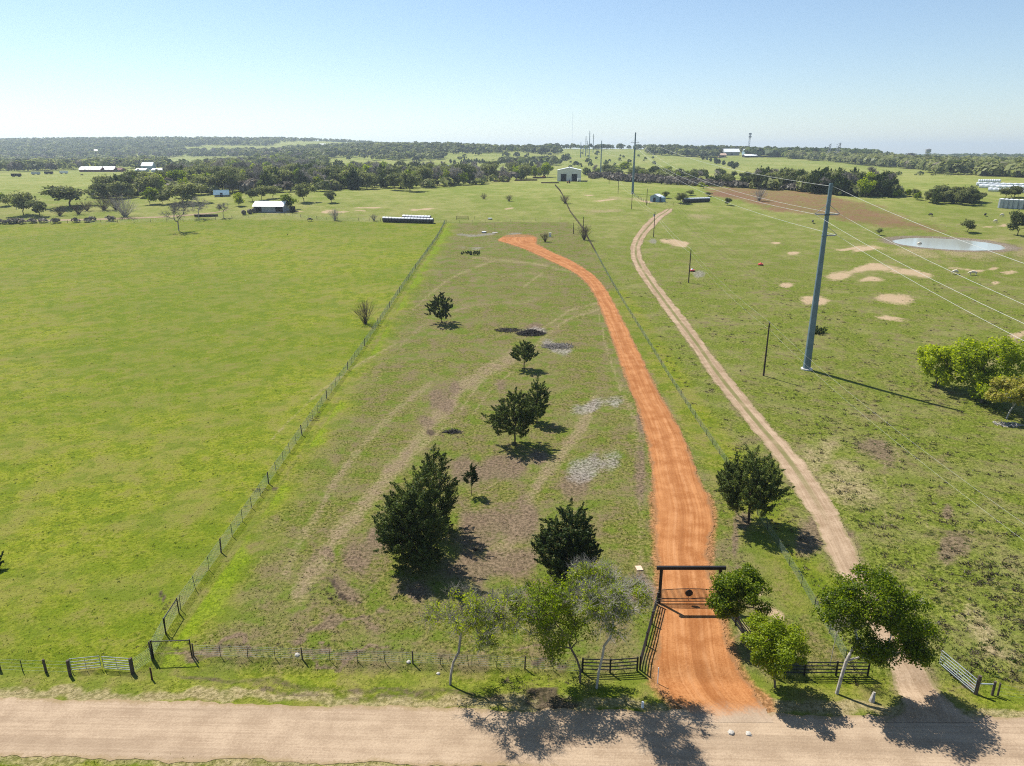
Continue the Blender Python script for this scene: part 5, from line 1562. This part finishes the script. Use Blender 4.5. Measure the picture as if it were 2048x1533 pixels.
# trees the photograph lets one pick out: base u, v, top, width, kind, label
PICK = [(47, 430, 381, 58, 'oak', 'dark spreading oak at the left end of the lane'), (80, 433, 399, 44, 'oak', 'smaller oak beside the dark spreading lane oak'), (140, 413, 364, 100, 'oak', 'broad dark oak behind the lane bare trees'), (18, 412, 384, 40, 'bright', 'yellow green tree behind the dark spreading lane oak'),
        (300, 409, 372, 38, 'bright', 'round yellow green tree right of the mauve grey bare tree'), (366, 408, 364, 100, 'oak', 'huge dark oak next to the blue roofed house'), (478, 413, 384, 30, 'bright', 'young yellow green tree left of the grey shed'), (326, 410, 384, 30, 'oak', 'small oak between the yellow green tree and huge oak'),
        (505, 403, 374, 30, 'oak', 'small oak first behind the grey shed'), (523, 400, 371, 30, 'oak', 'small oak second behind the grey shed'), (546, 397, 366, 40, 'oak', 'oak third behind the grey shed'), (576, 420, 384, 46, 'bright', 'thin yellow green tree at the right gable of the grey shed'),
        (608, 405, 364, 46, 'oak', 'dark oak standing right of the grey shed'), (663, 406, 381, 30, 'oak', 'lone small round oak in the upper pasture'), (790, 381, 345, 46, 'oak', 'left of the big twin oaks at the belt edge'), (820, 383, 343, 54, 'oak', 'right of the big twin oaks at the belt edge'), (734, 379, 343, 56, 'oak', 'pale grey green oak left of the twin oaks'),
        (645, 378, 352, 36, 'bright', 'left bright green tree at the belt front'), (690, 378, 349, 40, 'bright', 'right bright green tree at the belt front'), (815, 345, 329, 22, 'cedar', 'tall cedar left of the grey roofed house'), (905, 370, 352, 24, 'cedar', 'dark cedar before the right end of the grey roofed house'), (868, 368, 351, 24, 'cedar', 'dark cedar before the left end of the grey roofed house'),
        (1040, 357, 330, 60, 'green', 'broad tawny green tree over the barn yard'), (1330, 397, 382, 20, 'oak', 'small oak right of the storage shed'), (1362, 407, 384, 34, 'oak', 'oak at the left end of the shed bales'), (1381, 391, 380, 20, 'oak', 'small oak behind the shed bales'), (1417, 393, 383, 16, 'oak', 'small oak past the right end of the shed bales'),
        (1455, 411, 395, 18, 'oak', 'lone small oak right of the shed bales'), (1407, 378, 364, 24, 'bright', 'yellow green tree on the brush strip'), (1758, 471, 454, 16, 'oak', 'lone little dark tree left of the pond'), (1935, 465, 438, 34, 'oak', 'lone windswept tree past the pond'), (2035, 471, 420, 50, 'oak', 'tall dark tree at the right frame edge past the pond'),
        (1210, 348, 328, 26, 'oak', 'dark oak just past the third steel pole'), (1240, 345, 322, 40, 'bright', 'bright green tree amid the dark oaks behind the steel pole'), (1328, 345, 331, 34, 'bright', 'rounded yellow green tree right of the steel pole oaks'), (1915, 403, 366, 60, 'oak', 'big brown green oak left of the tall tanks'), (1880, 400, 368, 46, 'oak', 'big grey green oak second left of the tall tanks'), (1938, 404, 378, 40, 'cedar', 'dark cedar mass in front of the oaks by the tanks'),
        (1130, 322, 308, 18, 'cedar', 'lone dark cedar in the far pasture above the barn'), (1270, 352, 338, 50, 'oak', 'dark low oak directly behind the steel pole by the shed')]
for u, v, top, wpx, kd, lab in PICK:
    p, h, s = tree_at(u, v, top)
    mid_tree(kd, p, max(h, 2), wpx * s, lab)

def in_poly(poly, n, r_):
    P = np.array(poly, float); lo, hi = P.min(0), P.max(0)
    out = []
    while len(out) < n:
        q = r_.uniform(lo, hi, (n * 3, 2))
        ok = poly_mask(q[:, 0], q[:, 1], poly, 1e-3) > .5
        out += q[ok].tolist()
    return np.array(out[:n])
# wooded belts: photo outline of where trunks stand, how many, share of kinds, heights, the place they make up
BELT = [([(600, 386), (700, 380), (860, 377), (960, 370), (1105, 355), (1105, 346), (900, 347), (640, 338), (500, 346), (500, 386)], 260, dict(oak=.30, cedar=.32, bright=.13, green=.09, bare=.16), (8.5, 14), 'the wooded belt behind the upper pasture'),
        ([(180, 398), (300, 396), (420, 390), (500, 384), (520, 352), (400, 356), (280, 372), (180, 388)], 90, dict(oak=.6, cedar=.06, bright=.17, green=.07, bare=.10), (8, 13), 'the grove behind the lane oaks'),
        ([(330, 362), (520, 352), (640, 340), (660, 322), (560, 318), (480, 330), (390, 346)], 180, dict(oak=.42, cedar=.06, bright=.17, green=.08, bare=.27), (10, 15), 'the grey green wood on the slope past the grove'),
        ([(1165, 354), (1215, 352), (1300, 358), (1380, 364), (1400, 352), (1330, 346), (1230, 342), (1170, 346)], 46, dict(oak=.5, cedar=.25, bright=.17, bare=.08), (5, 9), 'the oak clump behind the steel poles'),
        ([(1340, 366), (1440, 374), (1500, 378), (1520, 362), (1430, 350), (1350, 350)], 40, dict(oak=.35, cedar=.45, bright=.1, bare=.1), (5, 8), 'the cedar scrub past the brown field'),
        ([(1500, 378), (1620, 388), (1760, 396), (1800, 392), (1770, 376), (1640, 366), (1520, 362)], 95, dict(oak=.25, cedar=.5, bright=.08, green=.05, bare=.12), (8, 12.5), 'the dark cedar belt behind the tall blue grey pole'),
        ([(1770, 396), (1830, 402), (1850, 396), (1790, 390)], 12, dict(green=.4, bright=.3, oak=.3), (4, 6), 'the low green thicket left of the tank oaks'),
        ([(1850, 408), (1940, 412), (1960, 404), (1860, 400)], 14, dict(oak=.5, cedar=.2, green=.3), (5, 9), 'the thicket beneath the oaks by the tall tanks'),
        ([(1395, 317), (1470, 341), (1480, 337), (1400, 314)], 16, dict(cedar=1.), (6, 9), 'the diagonal cedar row across the far green field'),
        ([(1990, 396), (2060, 398), (2060, 392), (1990, 390)], 6, dict(oak=1.), (5, 7), 'the bushes behind the tall tanks'),
        ([(900, 329), (975, 331), (975, 325), (900, 325)], 14, dict(cedar=1.), (6, 8), 'the cedar row in the far middle pasture')]
DESC = {'oak': 'grey green live oak', 'cedar': 'dark green cedar', 'bright': 'yellow green leafing tree', 'bare': 'bare grey twigged tree', 'green': 'mid green leafy tree'}
for poly, n, share, (h0, h1), place in BELT:
    q = in_poly(poly, n, R)
    P = GG(q[:, 0], q[:, 1])
    ks = R.choice(list(share), n, p=np.array(list(share.values())) / sum(share.values()))
    for p, kd in zip(P, ks):
        h = R.uniform(h0, h1) * (1.0 if kd != 'bright' else .85)
        w = h * {'oak': R.uniform(.95, 1.35), 'cedar': R.uniform(.6, .85), 'bright': R.uniform(.8, 1.0), 'bare': R.uniform(.7, 1.), 'green': R.uniform(.8, 1.1)}[kd]
        mid_tree(kd, p, h, w, DESC[kd] + ' in ' + place, DESC[kd] + 's of ' + place)

UNDER = [BELT[0][0], BELT[1][0], BELT[2][0], BELT[3][0], BELT[5][0]]
# ------------------------------------------------------------------ far woods: one mass each
def far_wood(name, polys, n, m, label, h0=7, h1=12, wr=1.15, per=46, world=None):
    areas = np.array([abs(np.sum(np.roll(np.array(p_)[:, 0], 1) * np.array(p_)[:, 1] - np.array(p_)[:, 0] * np.roll(np.array(p_)[:, 1], 1))) for p_ in polys])
    C = []
    for p_, a in zip(polys, areas / areas.sum()):
        k = max(4, int(n * a)); C.append(in_poly(p_, k, R))
    C = np.concatenate(C)
    P = GG(C[:, 0], C[:, 1])
    if world is not None: P = np.concatenate([P, world])
    n = len(P)
    h = R.uniform(h0, h1, n); w = h * wr * R.uniform(.8, 1.25, n)
    ci = np.repeat(np.arange(n), per)
    d = unit(R.normal(size=(n * per, 3))); d[:, 2] = np.where(d[:, 2] < -.3, -d[:, 2], d[:, 2])
    lump = 1 + .25 * np.sin(d[:, 0] * 5 + ci) * np.sin(d[:, 1] * 6 + ci * 1.7)
    q = P[ci] + np.stack([d[:, 0] * w[ci] / 2, d[:, 1] * w[ci] / 2, h[ci] * (.48 + .5 * d[:, 2])], 1) * np.stack([lump, lump, 1 + 0 * lump], 1)
    sz = w[ci] * R.uniform(.22, .5, n * per)
    v_, f_ = cards(R, q, d + (0, 0, .3) + R.normal(size=d.shape) * .35, sz, 1.25)
    me = mesh(name, v_, f_, m)
    tone = np.repeat(np.repeat(np.clip(R.normal(size=n) * .45, -.9, .9), per), 4).astype(np.float32)
    me.attributes.new('tree_tone', 'FLOAT', 'POINT').data.foreach_set('value', tone)
    tag(link(name, me, None), label, 'woodland', kind='stuff')

LEFTW = [[(-60, 347), (180, 341), (330, 336), (330, 322), (200, 316), (-60, 318)], [(-60, 317), (200, 314), (335, 316), (500, 315), (640, 315), (620, 303), (400, 304), (160, 304), (-60, 310)]]
RIDGE = [[(-80, 308), (160, 302), (330, 300), (420, 291), (540, 293), (560, 286), (300, 288), (-80, 300)], [(-80, 299), (300, 287), (560, 285), (740, 283), (830, 289), (960, 297), (930, 288), (820, 281), (-80, 279)],
         [(560, 300), (660, 296), (740, 291), (830, 292), (980, 300), (1010, 306), (880, 303), (700, 303), (600, 304)]]
MIDW = [[(640, 318), (760, 313), (900, 309), (1060, 306), (1090, 300), (960, 301), (760, 302), (620, 303)], [(740, 321), (830, 323), (900, 318), (880, 315), (760, 316)], [(1000, 331), (1120, 331), (1110, 326), (1010, 327)]]
TOWN = [[(980, 303), (1100, 304), (1100, 299), (980, 299)], [(1085, 299), (1200, 300), (1310, 301), (1440, 306), (1560, 311), (1560, 306), (1440, 301), (1300, 297), (1085, 296)],
        [(1290, 309), (1440, 318), (1440, 311), (1300, 303)], [(1060, 309), (1120, 309), (1120, 305), (1060, 305)]]
RIGHTW = [[(1540, 314), (1640, 323), (1720, 331), (1820, 339), (2080, 351), (2080, 331), (1820, 325), (1640, 315), (1540, 309)], [(1860, 349), (2080, 357), (2080, 350), (1860, 342)], [(1560, 309), (2090, 330), (2090, 321), (1560, 306)]]
FARR = [[(1500, 314), (2100, 320), (2100, 316), (1500, 312)]]
cx_ = np.stack([R.uniform(-2600, -120, 900), R.uniform(2950, 3700, 900)], 1)
CREST = np.concatenate([cx_, zf(cx_[:, 0], cx_[:, 1])[:, None]], 1)
far_wood('distant_woodland', LEFTW[:1], 330, 'oak', 'dark far wood behind the reddish barns', 8, 12)
far_wood('distant_woodland', LEFTW[1:], 500, 'oak', 'far wood strip between the left fields', 8, 13)
far_wood('distant_woodland', RIDGE, 2900, 'oak', 'dark wood covering the distant left ridge', 9, 14, 1.3, 22, CREST)
far_wood('distant_woodland', MIDW, 330, 'oak', 'far tree lines across the middle pastures', 7, 12)
far_wood('distant_woodland', TOWN, 420, 'oak', 'tree line along the town skyline', 8, 13)
far_wood('distant_woodland', RIGHTW, 1000, 'oak', 'long far tree line across the right skyline', 8, 13)
far_wood('distant_woodland', FARR, 700, 'farcedar', 'faint blue wood on the farthest right horizon', 10, 16, 1.6, 16)
M['farlime'] = foliage('far_spring_foliage', (.11, .15, .025), (.24, .28, .06), .4)
M['farbare'] = foliage('far_bare_foliage', (.085, .075, .060), (.20, .175, .14), .2)
for nm, PL, k, mm, lab in (('distant_thicket', LEFTW, 80, 'farlime', 'yellow green trees mixed through the far left wood'), ('distant_thicket', LEFTW, 220, 'farbare', 'leafless brown trees mixed through the far left wood'), ('distant_thicket', RIDGE, 330, 'farlime', 'yellow green trees mixed through the left ridge wood'),
                           ('distant_thicket', RIGHTW, 110, 'farlime', 'yellow green trees mixed through the right skyline wood'), ('distant_thicket', RIGHTW, 160, 'farbare', 'leafless brown trees mixed through the right skyline wood'), ('distant_thicket', MIDW + TOWN, 70, 'farlime', 'yellow green trees mixed through the middle far tree lines')):
    far_wood(nm, PL, k, mm, lab, 7, 11)
# brush strips
far_wood('undergrowth', UNDER, 420, 'oak', 'low leafy undergrowth filling the middle distance woods', 3, 6, 1.3, 40)
far_wood('undergrowth', UNDER[:3], 160, 'farbare', 'low leafless undergrowth in the middle distance woods', 4, 7, 1.2, 40)
far_wood('distant_woodland', [[(300, 338), (420, 345), (520, 335), (640, 330), (640, 318), (500, 326), (400, 336)]], 130, 'oak', 'wood merging the grove into the far left fields', 8, 12)
far_wood('brush_strip', [[(1175, 358), (1300, 368), (1420, 374), (1560, 380), (1700, 392), (1700, 388), (1560, 375), (1400, 366), (1290, 358), (1180, 350)]], 420, 'farbare', 'dense grey brown brush strip past the barn and brown field', 2.2, 4.0, 1.5, 30)
far_wood('brush_strip', [[(-10, 449), (120, 447), (120, 445), (-10, 446)], [(150, 446), (230, 443), (230, 441), (150, 444)]], 26, 'farbare', 'dark hedge bushes along the thin lane', 1.2, 2.2, 1.5, 30)
far_wood('hedge_bushes', [[(1830, 341), (2060, 355), (2060, 353), (1830, 339)], [(1780, 352), (1990, 352), (1990, 351), (1780, 351)]], 60, 'oak', 'thin hedge across the far right fields', 1.5, 3.5, 1.5, 24)
far_wood('scattered_trees', [[(620, 322), (760, 326), (900, 322), (1100, 318), (1100, 310), (900, 308), (640, 316)]], 34, 'oak', 'scattered trees over the far middle pastures', 5, 9)
far_wood('scattered_trees', [[(1090, 345), (1180, 338), (1320, 335), (1320, 318), (1200, 308), (1080, 312)]], 40, 'farcedar', 'scattered cedars over the fields past the barn', 4, 8, .8)

# ------------------------------------------------------------------ air
hz, nt, b, o = mat('haze_air')
nt.nodes.remove(b)
vol = N(nt, 'VolumePrincipled')
vol.inputs['Color'].default_value = (.74, .88, 1.0, 1)
vol.inputs['Density'].default_value = .00012
vol.inputs['Anisotropy'].default_value = .35
nt.links.new(vol.outputs[0], o.inputs['Volume'])
M['haze'] = hz
X1, Y0, Y1 = 21500, -160, 15200
tag(MB().box((0, (Y0 + Y1) / 2, 115), (2 * X1, Y1 - Y0, 250)).obj('haze', 'haze'), 'thin pale blue air over the land', 'haze', kind='stuff')
